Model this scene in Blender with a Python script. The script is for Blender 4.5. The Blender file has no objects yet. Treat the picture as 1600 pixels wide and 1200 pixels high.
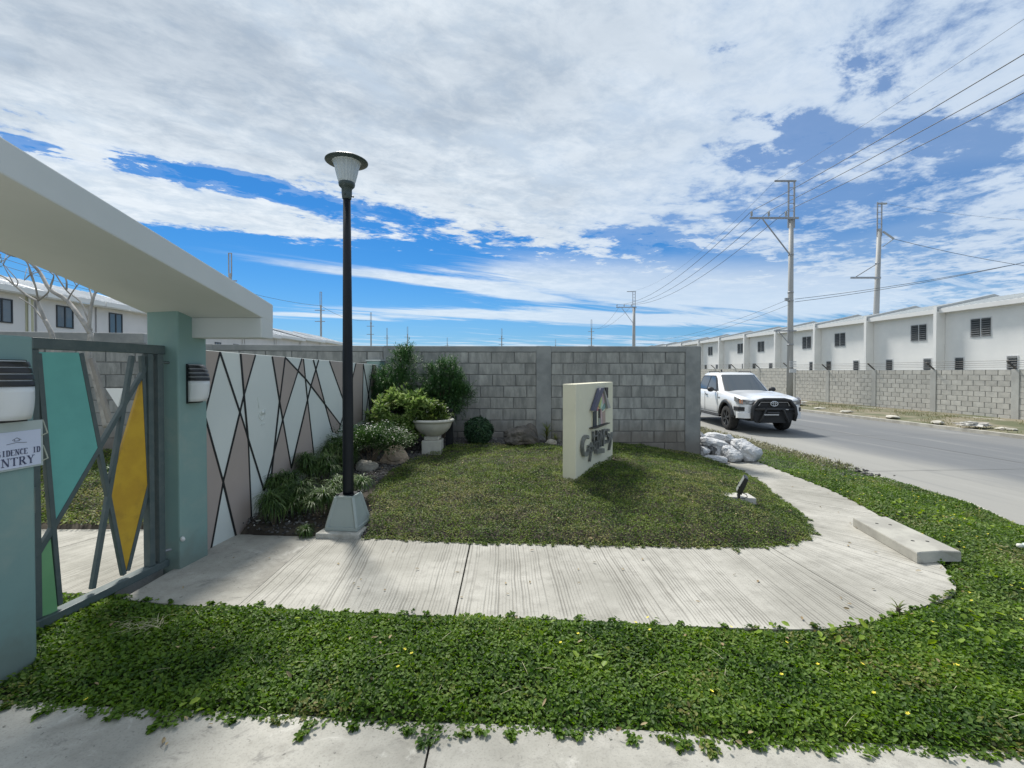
import bpy, bmesh, math, random
import numpy as np
from mathutils import Vector, Matrix, noise as mnoise
random.seed(7); RNG = np.random.default_rng(11)
PI = math.pi
scene = bpy.context.scene
COL = scene.collection

# ------------------------------------------------------------------ camera
FPX = 720.0            # focal length in pixels of the 1600 px wide photograph
PITCH = math.atan(10/720)
SHIFT = 10.0             # rest of the horizon offset is lens shift (px)
EYE = 1.6
cam_data = bpy.data.cameras.new('camera')
cam_data.sensor_width = 36; cam_data.shift_y = -SHIFT/1600; cam_data.lens = 36*FPX/1600
cam_data.clip_start = 0.05; cam_data.clip_end = 3000
cam = bpy.data.objects.new('camera', cam_data); COL.objects.link(cam)
cam.location = (0, 0, EYE); cam.rotation_euler = (PI/2-PITCH, 0, 0)
scene.camera = cam

# ------------------------------------------------------------------ light
SUN_EL, SUN_AZ = 53, -26      # degrees; azimuth measured from +Y towards +X
sd = bpy.data.lights.new('sun', 'SUN'); sd.energy = 4.3; sd.angle = math.radians(10); sd.color = (1, .955, .88)
sun = bpy.data.objects.new('sun', sd); COL.objects.link(sun)
_e, _a = math.radians(SUN_EL), math.radians(SUN_AZ)
sun_dir = Vector((math.sin(_a)*math.cos(_e), math.cos(_a)*math.cos(_e), math.sin(_e)))
sun.rotation_euler = sun_dir.to_track_quat('Z', 'Y').to_euler()
sun.location = (-10, 20, 40)
scene.view_settings.view_transform = 'Standard'; scene.view_settings.look = 'None'
scene.view_settings.exposure = .2; scene.view_settings.gamma = 1
scene.view_settings.use_curve_mapping = False
scene.cycles.max_bounces = 6
try:
    scene.cycles.use_denoising = True
except Exception: pass

# ------------------------------------------------------------------ node helper
class NT:
    def __init__(s, tree): s.t = tree; s.n = tree.nodes; s.l = tree.links
    def new(s, typ, **kw):
        nd = s.n.new(typ)
        for k, v in kw.items():
            if k.startswith('i_'):
                key = k[2:]; key = int(key) if key.isdigit() else key.replace('_', ' ')
                s.put(nd, key, v)
            else: setattr(nd, k, v)
        return nd
    def put(s, nd, key, v):
        if isinstance(v, bpy.types.NodeSocket): s.l.new(v, nd.inputs[key])
        else: nd.inputs[key].default_value = v
    def math(s, op, a, b=0.0, c=None, clamp=False):
        nd = s.n.new('ShaderNodeMath'); nd.operation = op; nd.use_clamp = clamp
        s.put(nd, 0, a); s.put(nd, 1, b)
        if c is not None: s.put(nd, 2, c)
        return nd.outputs[0]
    def sstep(s, x, lo, hi):
        nd = s.n.new('ShaderNodeMapRange'); nd.interpolation_type = 'SMOOTHSTEP'
        s.put(nd, 0, x); s.put(nd, 1, lo); s.put(nd, 2, hi); s.put(nd, 3, 0.0); s.put(nd, 4, 1.0)
        return nd.outputs[0]
    def lin(s, x, lo, hi, a, b):
        nd = s.n.new('ShaderNodeMapRange'); s.put(nd, 0, x); s.put(nd, 1, lo); s.put(nd, 2, hi); s.put(nd, 3, a); s.put(nd, 4, b)
        return nd.outputs[0]
    def mix(s, f, a, b, mode='MIX'):
        nd = s.n.new('ShaderNodeMix'); nd.data_type = 'RGBA'; nd.blend_type = mode
        s.put(nd, 0, f); 
        for k, v in ((6, a), (7, b)):
            s.put(nd, k, (*v, 1) if isinstance(v, tuple) and len(v) == 3 else v)
        return nd.outputs[2]
    def noise(s, vec, scale, detail=4, rough=.55, dist=0.0, out=0):
        nd = s.n.new('ShaderNodeTexNoise'); s.put(nd, 'Vector', vec)
        s.put(nd, 'Scale', scale); s.put(nd, 'Detail', detail); s.put(nd, 'Roughness', rough); s.put(nd, 'Distortion', dist)
        return nd.outputs[out]
    def xyz(s, x, y, z):
        nd = s.n.new('ShaderNodeCombineXYZ'); s.put(nd, 0, x); s.put(nd, 1, y); s.put(nd, 2, z); return nd.outputs[0]

# ------------------------------------------------------------------ sky (world)
world = bpy.data.worlds.new('World'); scene.world = world; world.use_nodes = True
W = NT(world.node_tree); W.n.clear()
sky = W.new('ShaderNodeTexSky', sky_type='NISHITA', sun_disc=False, sun_elevation=math.radians(SUN_EL),
            sun_rotation=math.radians(SUN_AZ), air_density=1.0, dust_density=.35, ozone_density=2.5)
tc = W.new('ShaderNodeTexCoord'); sp = W.new('ShaderNodeSeparateXYZ'); W.l.new(tc.outputs['Generated'], sp.inputs[0])
dz = W.math('MAXIMUM', sp.outputs[2], 0.0)
dzz = W.math('ADD', dz, 0.018)
u = W.math('DIVIDE', sp.outputs[0], dzz); v = W.math('DIVIDE', sp.outputs[1], dzz)
P = W.xyz(u, v, 0.0)
# rotate the cloud plane so that one axis runs along the edge of the cloud sheet
ea = math.atan(.62)
along = W.math('ADD', W.math('MULTIPLY', u, math.cos(ea)), W.math('MULTIPLY', v, math.sin(ea)))
across = W.math('SUBTRACT', W.math('MULTIPLY', v, math.cos(ea)), W.math('MULTIPLY', u, math.sin(ea)))
def gauss(px, py, ra, rc, ang=ea):
    """soft elliptical weight round the sky point seen at photo pixel (px, py), axes along/across the sheet edge"""
    cx_, cz_ = (px-800)/720.0, (580-py)/720.0
    u0, v0 = cx_/(cz_+.018), 1/(cz_+.018)
    a0, c0_ = u0*math.cos(ang)+v0*math.sin(ang), v0*math.cos(ang)-u0*math.sin(ang)
    a = W.math('ADD', W.math('MULTIPLY', u, math.cos(ang)), W.math('MULTIPLY', v, math.sin(ang)))
    c = W.math('SUBTRACT', W.math('MULTIPLY', v, math.cos(ang)), W.math('MULTIPLY', u, math.sin(ang)))
    da = W.math('POWER', W.math('ABSOLUTE', W.math('DIVIDE', W.math('SUBTRACT', a, a0), ra)), 2.0)
    dc = W.math('POWER', W.math('ABSOLUTE', W.math('DIVIDE', W.math('SUBTRACT', c, c0_), rc)), 2.0)
    return W.math('EXPONENT', W.math('MULTIPLY', W.math('ADD', da, dc), -1.0))
def addm(*xs):
    r = xs[0]
    for x_ in xs[1:]: r = W.math('ADD', r, x_)
    return r
mul = lambda a, b_: W.math('MULTIPLY', a, b_)
sub = lambda a, b_: W.math('SUBTRACT', a, b_)
big = W.noise(P, .55, 3, .5)
med = W.noise(W.xyz(mul(along, .75), across, 3.1), 2.0, 7, .64, .30)
fine = W.noise(W.xyz(mul(along, .85), across, 7.7), 5.5, 8, .66, .30)
vfine = W.noise(W.xyz(mul(along, .8), across, 2.7), 15.0, 5, .6, .2)
edge = sub(3.45*math.cos(ea), across)
edge_n = addm(edge, mul(gauss(310, 335, 1.0, .40), 1.0), mul(gauss(150, 300, .9, .5), .7), mul(sub(med, .5), 1.7), mul(sub(fine, .5), 2.0), mul(sub(vfine, .5), .8))
sheet = W.sstep(edge_n, -.10, .40)
left = W.sstep(u, 1.7, -.4)
holes = addm(mul(gauss(455, 308, .60, .11), .95), mul(gauss(330, 268, .40, .09), .75), mul(gauss(60, 225, .30, .08), .45), mul(gauss(1250, 205, .45, .12), .14), mul(gauss(1180, 240, .25, .14), .10), mul(gauss(1120, 90, .10, .18), .12),
             mul(gauss(1460, 190, .4, .10), .12), mul(gauss(1330, 110, .2, .08), .10), mul(gauss(1050, 60, .06, .15), .12), mul(gauss(1090, 400, .9, .22), .5))
holes = mul(holes, W.lin(addm(mul(fine, .5), mul(med, .5)), .38, .60, 1.7, .15))
th = addm(mul(med, .50), mul(fine, .36), mul(vfine, .14))
cov = sub(addm(th, mul(left, .20), mul(sub(big, .5), .22)), holes)
veil = mul(.34, W.sstep(addm(big, mul(sub(1.0, left), .12)), .30, .60))
a_main = mul(W.math('MAXIMUM', mul(W.sstep(cov, .385, .56), .96), mul(veil, W.sstep(addm(cov, .16), .20, .45))), sheet)
# streaks of cirrus below the sheet
st = W.noise(W.xyz(mul(along, .30), mul(across, 1.2), 1.7), 1.6, 8, .66, .6)
streak = addm(mul(gauss(560, 425, 1.3, .22, math.atan(.81)), .34), mul(gauss(760, 452, 1.1, .25, math.atan(.81)), .42), mul(gauss(470, 492, 1.6, .45, .3), .34), mul(gauss(760, 492, 2.2, .5, .3), .24), mul(gauss(960, 500, 2.5, .8, .3), .36), mul(gauss(1000, 440, 1.5, .7, .5), .52), mul(gauss(1180, 455, 3.0, 1.6, .7), .50))
low_w = W.sstep(v, 3.2, 4.6)
far_band = mul(W.sstep(v, 8.5, 13.0), W.lin(W.noise(W.xyz(mul(u, .12), mul(v, .30), 4.0), 1.0, 6, .65, .5), .35, .65, 0.0, .42))
a_low = mul(mul(W.sstep(addm(st, streak, far_band, mul(W.sstep(u, 1, 6), .06)), .60, .86), .90), low_w)
alpha = W.math('MAXIMUM', a_main, a_low)
thick = W.sstep(addm(mul(big, .45), mul(med, .55), mul(gauss(430, 130, 1.0, .5), .10), mul(gauss(700, 120, .6, .4), .06)), .42, .68)
thick = mul(thick, mul(sheet, W.lin(left, 0, 1, .25, 1.0)))
puff = W.sstep(addm(mul(med, .40), mul(fine, .45), mul(vfine, .15)), .42, .60)
cloud = W.mix(thick, (.60, .68, .75), (.36, .43, .51))
cloud = W.mix(mul(puff, W.lin(thick, 0, 1, .85, .30)), cloud, (.80, .85, .89))
cloud = W.mix(mul(sub(1.0, left), .50), cloud, (.42, .54, .70))
cloud = W.mix(mul(sub(1.0, W.sstep(cov, .40, .75)), .30), cloud, (.36, .50, .74))
cloud = W.mix(mul(W.sstep(v, 3.5, 6), .6), cloud, (.62, .73, .84))
hz = W.sstep(sp.outputs[2], .20, 0.0)
skycol = W.mix(1.0, sky.outputs[0], (.050, .068, .088), 'MULTIPLY')
hs = W.new('ShaderNodeHueSaturation'); W.put(hs, 'Saturation', 1.22); W.put(hs, 'Value', 1.0); W.l.new(skycol, hs.inputs['Color'])
base = W.mix(mul(hz, .40), hs.outputs[0], (.15, .38, .75))
col = W.mix(alpha, base, cloud)
bg = W.new('ShaderNodeBackground'); W.l.new(col, bg.inputs[0]); bg.inputs[1].default_value = 1.0
wo = W.new('ShaderNodeOutputWorld'); W.l.new(bg.outputs[0], wo.inputs[0])

# ------------------------------------------------------------------ projection helpers (photo pixel -> world point)
def ray(px, py):
    cx, cy = (px-800)/FPX, (600-SHIFT-py)/FPX
    cp, s_ = math.cos(PITCH), math.sin(PITCH)
    return np.array([cx, cp + cy*s_, -s_ + cy*cp])
def on_z(px, py, z=0.0):
    d = ray(px, py); t = (z-EYE)/d[2]; return (d[0]*t, d[1]*t, z)
def on_vplane(px, py, p0, dr):
    """point on the vertical plane through p0 with horizontal direction dr -> (distance along, z)"""
    d = ray(px, py); n = np.array([-dr[1], dr[0]])
    t = (n[0]*p0[0]+n[1]*p0[1])/(n[0]*d[0]+n[1]*d[1])
    q = d*t
    return ((q[0]-p0[0])*dr[0]+(q[1]-p0[1])*dr[1], EYE+q[2])
RA = math.atan(50/720)
R_DIR = np.array([-math.sin(RA), math.cos(RA)]); R_NOR = np.array([math.cos(RA), math.sin(RA)])
def rd(vv, ss): p = R_NOR*vv + R_DIR*ss; return float(p[0]), float(p[1])

# ------------------------------------------------------------------ materials
MATS = {}
def rgb(*c): return (*c, 1)
def srgb(r, g, b):
    f = lambda c: ((c/255+.055)/1.055)**2.4 if c > 10 else c/255/12.92
    return (f(r), f(g), f(b))
def mat(name, c1, c2=None, scale=6, rough=.7, bump=0.0, bscale=60, metal=0, coord='Object', detail=5,
        lo=.35, hi=.65, spec=.5, objrand=0.0, coat=0, dirt=None, stain=None, stain_scale=1.2, bdist=.004, stretch=None):
    if name in MATS: return MATS[name]
    m = bpy.data.materials.new(name); m.use_nodes = True; T = NT(m.node_tree); T.n.clear()
    o = T.new('ShaderNodeOutputMaterial'); b = T.new('ShaderNodeBsdfPrincipled'); T.l.new(b.outputs[0], o.inputs[0])
    t = T.new('ShaderNodeTexCoord'); vec = t.outputs[coord]
    if coord == 'World':
        pass
    if stretch:
        mp = T.new('ShaderNodeMapping'); T.l.new(vec, mp.inputs[0]); mp.inputs[3].default_value = stretch; vec = mp.outputs[0]
    if objrand:
        oi = T.new('ShaderNodeObjectInfo')
        va = T.new('ShaderNodeVectorMath', operation='ADD'); T.l.new(vec, va.inputs[0])
        T.l.new(T.xyz(T.math('MULTIPLY', oi.outputs['Random'], 37.0), 0.0, 0.0), va.inputs[1]); vec = va.outputs[0]
    col = (*c1, 1)
    if c2 is not None:
        f = T.sstep(T.noise(vec, scale, detail, .6), lo, hi)
        col = T.mix(f, c1, c2)
    if stain is not None:
        sc, amt = stain
        f = T.math('MULTIPLY', T.sstep(T.noise(vec, stain_scale, 6, .65, .4), .50, .72), amt)
        col = T.mix(f, col if not isinstance(col, tuple) else tuple(col[:3]), sc)
    if dirt is not None:
        gp_ = T.new('ShaderNodeNewGeometry'); sz = T.new('ShaderNodeSeparateXYZ'); T.l.new(gp_.outputs['Position'], sz.inputs[0])
        hz_ = T.math('ADD', sz.outputs[2], T.math('MULTIPLY', T.math('SUBTRACT', T.noise(gp_.outputs['Position'], 2.3, 6, .65), .5), .8))
        f = T.math('MULTIPLY', T.sstep(hz_, dirt[1], dirt[0]), dirt[3]); col = T.mix(f, tuple(col[:3]) if isinstance(col, tuple) else col, dirt[2])
    if objrand:
        hv = T.new('ShaderNodeHueSaturation'); T.put(hv, 'Color', col)
        T.put(hv, 'Value', T.lin(oi.outputs['Random'], 0, 1, 1-objrand, 1+objrand)); col = hv.outputs[0]
    T.put(b, 'Base Color', col)
    T.put(b, 'Roughness', rough); T.put(b, 'Metallic', metal); T.put(b, 'Specular IOR Level', spec)
    if coat: T.put(b, 'Coat Weight', coat); T.put(b, 'Coat Roughness', .05)
    if bump:
        bp = T.new('ShaderNodeBump'); T.put(bp, 'Strength', bump); T.put(bp, 'Distance', bdist)
        T.put(bp, 'Height', T.noise(vec, bscale, 6, .6)); T.l.new(bp.outputs[0], b.inputs['Normal'])
    MATS[name] = m; return m

def leaf_mat(name, dark, mid, light, lightness=.5, patch=1.2, dry=None, trans=.25, rough=.5, dry_scale=.9, dry_lo=.5, dry_hi=.75):
    if name in MATS: return MATS[name]
    m = bpy.data.materials.new(name); m.use_nodes = True; T = NT(m.node_tree); T.n.clear()
    o = T.new('ShaderNodeOutputMaterial'); b = T.new('ShaderNodeBsdfPrincipled')
    at = T.new('ShaderNodeAttribute', attribute_name='rnd'); g = T.new('ShaderNodeNewGeometry')
    pn = T.noise(g.outputs['Position'], patch, 4, .6)
    f = T.math('ADD', T.math('MULTIPLY', at.outputs['Fac'], .6), T.math('MULTIPLY', T.math('SUBTRACT', pn, .5), 1.6))
    c = T.mix(T.sstep(f, -.05, .45), dark, mid)
    c = T.mix(T.math('MULTIPLY', T.sstep(f, .45, 1.0), lightness), c, light)
    if dry is not None:
        q = T.math('ADD', T.noise(g.outputs['Position'], dry_scale, 5, .65), T.math('MULTIPLY', T.math('SUBTRACT', at.outputs['Fac'], .5), .28))
        c = T.mix(T.sstep(q, dry_lo, dry_hi), c, dry)
    T.put(b, 'Base Color', c); T.put(b, 'Roughness', rough); T.put(b, 'Specular IOR Level', .35)
    tr = T.new('ShaderNodeBsdfTranslucent')
    hs = T.new('ShaderNodeHueSaturation'); T.put(hs, 'Color', c); T.put(hs, 'Value', 1.5); T.put(hs, 'Saturation', 1.1); T.l.new(hs.outputs[0], tr.inputs[0])
    mx = T.new('ShaderNodeMixShader'); mx.inputs[0].default_value = trans
    T.l.new(b.outputs[0], mx.inputs[1]); T.l.new(tr.outputs[0], mx.inputs[2]); T.l.new(mx.outputs[0], o.inputs[0])
    MATS[name] = m; return m

def glass_mat(name, c, rough=.05, spec=.8):
    return mat(name, c, rough=rough, spec=spec)

# ------------------------------------------------------------------ mesh helpers
class MB:
    def __init__(s): s.v = []; s.f = []; s.m = []; s.cur = 0; s.sm = []; s.smooth = False
    def add(s, vs, fs):
        o = len(s.v); s.v += [tuple(map(float, p)) for p in vs]
        for f in fs: s.f.append([i+o for i in f]); s.m.append(s.cur); s.sm.append(s.smooth)
        return s
    def box(s, x0, x1, y0, y1, z0, z1):
        return s.add([(x0,y0,z0),(x1,y0,z0),(x1,y1,z0),(x0,y1,z0),(x0,y0,z1),(x1,y0,z1),(x1,y1,z1),(x0,y1,z1)],
                     [(0,3,2,1),(4,5,6,7),(0,1,5,4),(1,2,6,5),(2,3,7,6),(3,0,4,7)])
    def hexa(s, p8):
        return s.add(p8, [(0,3,2,1),(4,5,6,7),(0,1,5,4),(1,2,6,5),(2,3,7,6),(3,0,4,7)])
    def chbox(s, x0, x1, y0, y1, z0, z1, c=.006):
        # box with chamfered upper/side edges: 3 rings
        r = []
        for (z, k) in ((z0, 0), (z1-c, 0), (z1, c)):
            r.append([(x0+k,y0+k,z),(x1-k,y0+k,z),(x1-k,y1-k,z),(x0+k,y1-k,z)])
        vs = sum(r, []); fs = [(0,3,2,1), (8,9,10,11)]
        for k in (0, 4):
            for i in range(4): j = (i+1) % 4; fs.append((k+i, k+j, k+4+j, k+4+i))
        return s.add(vs, fs)
    def prism(s, poly, z0, z1):
        n = len(poly)
        vs = [(x, y, z0) for x, y in poly]+[(x, y, z1) for x, y in poly]
        return s.add(vs, [tuple(range(n))[::-1], tuple(range(n, 2*n))]+[(i, (i+1) % n, n+(i+1) % n, n+i) for i in range(n)])
    def tube(s, pts, rad, n=8, caps=True):
        pts = [Vector(p) for p in pts]; rings = []
        if not isinstance(rad, (list, tuple)): rad = [rad]*len(pts)
        ref = None
        for i, p in enumerate(pts):
            d = (pts[min(i+1, len(pts)-1)]-pts[max(i-1, 0)]).normalized()
            if ref is None: ref = Vector((0, 0, 1)) if abs(d.z) < .9 else Vector((1, 0, 0))
            a = d.cross(ref).normalized(); b = a.cross(d).normalized(); ref = b
            rings.append([p+(a*math.cos(2*PI*k/n)+b*math.sin(2*PI*k/n))*rad[i] for k in range(n)])
        vs = [q for r in rings for q in r]; fs = []
        for i in range(len(pts)-1):
            for k in range(n): j = (k+1) % n; fs.append((i*n+k, i*n+j, (i+1)*n+j, (i+1)*n+k))
        if caps: fs.append(tuple(range(n))[::-1]); fs.append(tuple((len(pts)-1)*n+k for k in range(n)))
        return s.add(vs, fs)
    def lathe(s, prof, n=24, c=(0, 0), caps=True):
        vs = []; fs = []
        for r, z in prof:
            for k in range(n): a = 2*PI*k/n; vs.append((c[0]+r*math.cos(a), c[1]+r*math.sin(a), z))
        for i in range(len(prof)-1):
            for k in range(n): j = (k+1) % n; fs.append((i*n+k, i*n+j, (i+1)*n+j, (i+1)*n+k))
        if caps: fs.append(tuple(range(n))[::-1]); fs.append(tuple((len(prof)-1)*n+k for k in range(n)))
        return s.add(vs, fs)
    def bar(s, a, b, w, h, up=(0, 0, 1)):
        a, b = Vector(a), Vector(b); d = (b-a).normalized(); sd_ = d.cross(Vector(up))
        if sd_.length < 1e-4: sd_ = d.cross(Vector((1, 0, 0)))
        sd_.normalize(); u_ = sd_.cross(d).normalized()
        q = []
        for p in (a, b):
            q += [p-sd_*w/2-u_*h/2, p+sd_*w/2-u_*h/2, p+sd_*w/2+u_*h/2, p-sd_*w/2+u_*h/2]
        return s.add(q, [(0,1,2,3)[::-1], (4,5,6,7), (0,1,5,4), (1,2,6,5), (2,3,7,6), (3,0,4,7)])
    def mesh(s, name, mats):
        me = bpy.data.meshes.new(name); me.from_pydata(s.v, [], s.f)
        if not isinstance(mats, (list, tuple)): mats = [mats]
        for m in mats: me.materials.append(m)
        if len(mats) > 1: me.polygons.foreach_set('material_index', s.m)
        me.polygons.foreach_set('use_smooth', s.sm); me.update()
        return me
    def build(s, name, mats, parent=None, fix=True, **props):
        me = s.mesh(name, mats)
        if fix:
            bm = bmesh.new(); bm.from_mesh(me); bmesh.ops.recalc_face_normals(bm, faces=bm.faces); bm.to_mesh(me); bm.free()
        return link(name, me, parent, **props)
def link(name, me, parent=None, **props):
    o = bpy.data.objects.new(name, me); COL.objects.link(o)
    if parent is not None: o.parent = parent
    for k, v_ in props.items(): o[k] = v_
    return o
def tag(o, label=None, cat=None, group=None, kind=None):
    if label: o['label'] = label
    if cat: o['category'] = cat
    if group: o['group'] = group
    if kind: o['kind'] = kind
    return o
def empty(name, loc, label, cat, group=None, rz=0.0):
    o = bpy.data.objects.new(name, None); COL.objects.link(o); o.location = loc; o.rotation_euler = (0, 0, rz)
    o.empty_display_size = .1
    return tag(o, label, cat, group)
def struct(o): o['kind'] = 'structure'; return o
def copy_tree(o, parent=None):
    c = o.copy(); COL.objects.link(c)
    if parent is not None: c.parent = parent
    for ch in list(o.children): copy_tree(ch, c)
    return c
def bevel(o, w=.01, seg=2, ang=.6):
    m = o.modifiers.new('b', 'BEVEL'); m.width = w; m.segments = seg; m.limit_method = 'ANGLE'; m.angle_limit = ang
    return o
def loft(mb, rings, closed=True, caps=True):
    n = len(rings[0]); vs = [p for r in rings for p in r]; fs = []
    for i in range(len(rings)-1):
        for k in range(n if closed else n-1):
            j = (k+1) % n; fs.append((i*n+k, i*n+j, (i+1)*n+j, (i+1)*n+k))
    if caps: fs.append(tuple(range(n))[::-1]); fs.append(tuple((len(rings)-1)*n+k for k in range(n)))
    mb.add(vs, fs)

def norm(a): return a/np.maximum(np.linalg.norm(a, axis=-1, keepdims=True), 1e-9)
def leaves(name, Pp, D, U, L, Wd, m, parent=None, fold=.15, droop=.1, kind='stuff', rnd=None):
    """many folded leaves as ONE mesh: Pp base points, D directions, U up hints, L lengths, Wd widths"""
    n = len(Pp); D = norm(D); S = norm(np.cross(D, U)); N = norm(np.cross(S, D))
    L = np.broadcast_to(L, (n,))[:, None]; Wd = np.broadcast_to(Wd, (n,))[:, None]
    V = np.empty((n, 6, 3))
    V[:, 0] = Pp
    V[:, 1] = Pp+D*L*.34+S*Wd*.46+N*Wd*fold
    V[:, 2] = Pp+D*L*.74+S*Wd*.40+N*(Wd*fold-L*droop*.4)
    V[:, 3] = Pp+D*L-N*L*droop
    V[:, 4] = Pp+D*L*.74-S*Wd*.40+N*(Wd*fold-L*droop*.4)
    V[:, 5] = Pp+D*L*.34-S*Wd*.46+N*Wd*fold
    idx = (np.arange(n)[:, None]*6+np.array([0, 1, 2, 3, 0, 3, 4, 5])[None]).ravel()
    return raw_mesh(name, V.reshape(-1, 3), idx, 4, m, parent, kind, np.repeat(RNG.random(n) if rnd is None else rnd, 6))
def raw_mesh(name, V, idx, k, m, parent, kind, attr=None):
    me = bpy.data.meshes.new(name); nf = len(idx)//k
    me.vertices.add(len(V)); me.vertices.foreach_set('co', V.astype(np.float32).ravel())
    me.loops.add(len(idx)); me.loops.foreach_set('vertex_index', idx.astype(np.int32))
    me.polygons.add(nf); me.polygons.foreach_set('loop_start', np.arange(nf, dtype=np.int32)*k)
    try: me.polygons.foreach_set('loop_total', np.full(nf, k, dtype=np.int32))
    except Exception: pass
    me.materials.append(m); me.update(calc_edges=True); me.validate()
    if attr is not None:
        at = me.attributes.new('rnd', 'FLOAT', 'POINT'); at.data.foreach_set('value', attr.astype(np.float32))
    o = link(name, me, parent)
    if kind: o['kind'] = kind
    return o
def straps(name, Pp, az, el, L, Wd, m, parent=None, droop=1.0, seg=4, kind='stuff'):
    """long drooping blades as one mesh"""
    n = len(Pp); az = np.asarray(az); el = np.asarray(el); L = np.broadcast_to(L, (n,)); Wd = np.broadcast_to(Wd, (n,))
    H = np.stack([np.cos(az), np.sin(az), 0*az], 1); S = np.stack([-np.sin(az), np.cos(az), 0*az], 1)
    V = np.empty((n, seg+1, 2, 3)); cur = Pp.copy(); e = el.copy()
    for i in range(seg+1):
        w = Wd*(1-(i/seg)**1.6*.92)*(.6 if i == 0 else 1)
        V[:, i, 0] = cur+S*w[:, None]/2; V[:, i, 1] = cur-S*w[:, None]/2
        st_ = L/seg
        cur = cur+H*(np.cos(e)*st_)[:, None]+np.array([0, 0, 1])*(np.sin(e)*st_)[:, None]
        e = e-droop/seg*(1+.5*RNG.random(n))
    b_ = np.arange(n)[:, None]*(seg+1)*2
    q = np.concatenate([np.array([2*i, 2*i+1, 2*i+3, 2*i+2]) for i in range(seg)])
    return raw_mesh(name, V.reshape(-1, 3), (b_+q[None]).ravel(), 4, m, parent, kind, np.repeat(RNG.random(n), (seg+1)*2))
def rand_dirs(n, zmin=-1.0):
    d = norm(RNG.normal(size=(n*3, 3))); d = d[d[:, 2] > zmin][:n]
    return d
def blob(mb, c, r, seed=0, amp=.18, freq=1.6, sub=3, flat=0.0, sharp=False):
    bm = bmesh.new(); bmesh.ops.create_icosphere(bm, subdivisions=sub, radius=1)
    vs = []
    for vt in bm.verts:
        q = vt.co.normalized(); k = 1+amp*mnoise.fractal(q*freq+Vector((seed*3.1, seed, 0)), 1.0, 2.0, 4)*2
        if sharp:
            k = 1+amp*(mnoise.cell(q*freq*1.3+Vector((seed*3.1, 0, 0)))-.5)*.5 + amp*mnoise.fractal(q*freq+Vector((seed, 0, 0)), 1.0, 2.0, 5)*1.6
        p = q*k; z = p.z
        if z < flat: z = flat
        vs.append((c[0]+p.x*r[0], c[1]+p.y*r[1], c[2]+z*r[2]))
    mb.add(vs, [[x.index for x in f.verts] for f in bm.faces]); bm.free()

# ================================================================== GROUND LAYOUT
ROAD_Z = -.25
PAIRS = [((318,862),(190,936)), ((373,831),(270,944)), ((396,836),(320,947)), ((495,838),(370,948)),
         ((574,841),(510,955)), ((655,845),(610,959)), ((735,848),(710,963)), ((850,850),(880,968)), ((965,853),(1050,977)),
         ((1090,855),(1220,983)), ((1150,855),(1310,980)), ((1201,853),(1388,965)), ((1232,850),(1440,948)), ((1250,846),(1486,930)),
         ((1264,836),(1489,904)), ((1258,815),(1440,850)), ((1240,796),(1405,825)), ((1212,778),(1371,804)), ((1190,757),(1314,773)),
         ((1160,740),(1250,747)), ((1130,728),(1198,727)), ((1100,717),(1168,715))]
INN = [np.array(on_z(*a)[:2]) for a, b in PAIRS]; OUT = [np.array(on_z(*b)[:2]) for a, b in PAIRS]
INN += [np.array((3.55, 9.6)), np.array((3.2, 14.0))]; OUT += [np.array((4.3, 9.6)), np.array((3.95, 14.0))]
def catmull(P_, k=4):
    out = []
    for i in range(len(P_)-1):
        p0, p1, p2, p3 = P_[max(i-1, 0)], P_[i], P_[i+1], P_[min(i+2, len(P_)-1)]
        for t in [q/k for q in range(k)]:
            out.append(.5*((2*p1)+(-p0+p2)*t+(2*p0-5*p1+4*p2-p3)*t*t+(-p0+3*p1-3*p2+p3)*t**3))
    return out+[P_[-1]]
INN = catmull(INN); OUT = catmull(OUT)
JOINTS = [4*j for j in (0, 3, 6, 8, 11, 14, 17, 20)]+[len(INN)-1]
SIDE_POLY = np.array(INN+OUT[::-1])
INSIDE_WALK = np.array([(-8, 3.30), (-2.74, 3.30), (-2.80, 4.05), (-2.74, 4.64), (-8, 4.64)])     # the walk seen through the gate
DRIVE_EDGE = [(-6.0, 2.32), (-2.41, 2.17), (-1.9, 2.12), (-1.2, 2.09), (-.55, 2.03), (-.1, 2.02), (.5, 1.99), (1.2, 1.93), (2.05, 1.88), (2.9, 1.80), (5.2, 1.62), (7, 1.4)]
DRIVE = np.array(DRIVE_EDGE+[(7, -6), (-6, -6)])
CURB = [rd(7.02, 200), rd(7.02, 60), rd(7.02, 30), rd(7.02, 14), rd(7.02, 10)]+[on_z(px, py, ROAD_Z)[:2] for px, py in ((1319, 731.6), (1421, 764), (1514, 791), (1598, 832))]+[(5.85, 4.0), (5.9, 2.0), (6.0, -2.0), (6.2, -6)]
CURB = np.array(CURB)
WALL_L = np.array((-2.30, 8.24)); WALL_R = np.array((3.42, 8.34)); WALL_LL = np.array((-9.0, 6.95))

def seg_dist(x, y, pl):
    d = np.full(np.shape(x), 1e9)
    for (ax, ay), (bx, by) in zip(pl[:-1], pl[1:]):
        dx, dy = bx-ax, by-ay; t = np.clip(((x-ax)*dx+(y-ay)*dy)/(dx*dx+dy*dy+1e-12), 0, 1)
        d = np.minimum(d, np.hypot(x-ax-t*dx, y-ay-t*dy))
    return d
def inside(x, y, poly):
    c = np.zeros(np.shape(x), bool); n = len(poly)
    for i in range(n):
        x1, y1 = poly[i]; x2, y2 = poly[(i+1) % n]
        if y1 == y2: continue
        c ^= ((y1 > y) != (y2 > y)) & (x < (x2-x1)*(y-y1)/(y2-y1)+x1)
    return c
inn_a, out_a = np.array(INN), np.array(OUT)
GARDEN = np.array([tuple(p) for p in INN[4:]]+[(3.2, 14), (3.3, 8.3), tuple(WALL_R), tuple(WALL_L), (-2.30, 8.0), (-2.76, 4.05)])
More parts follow.
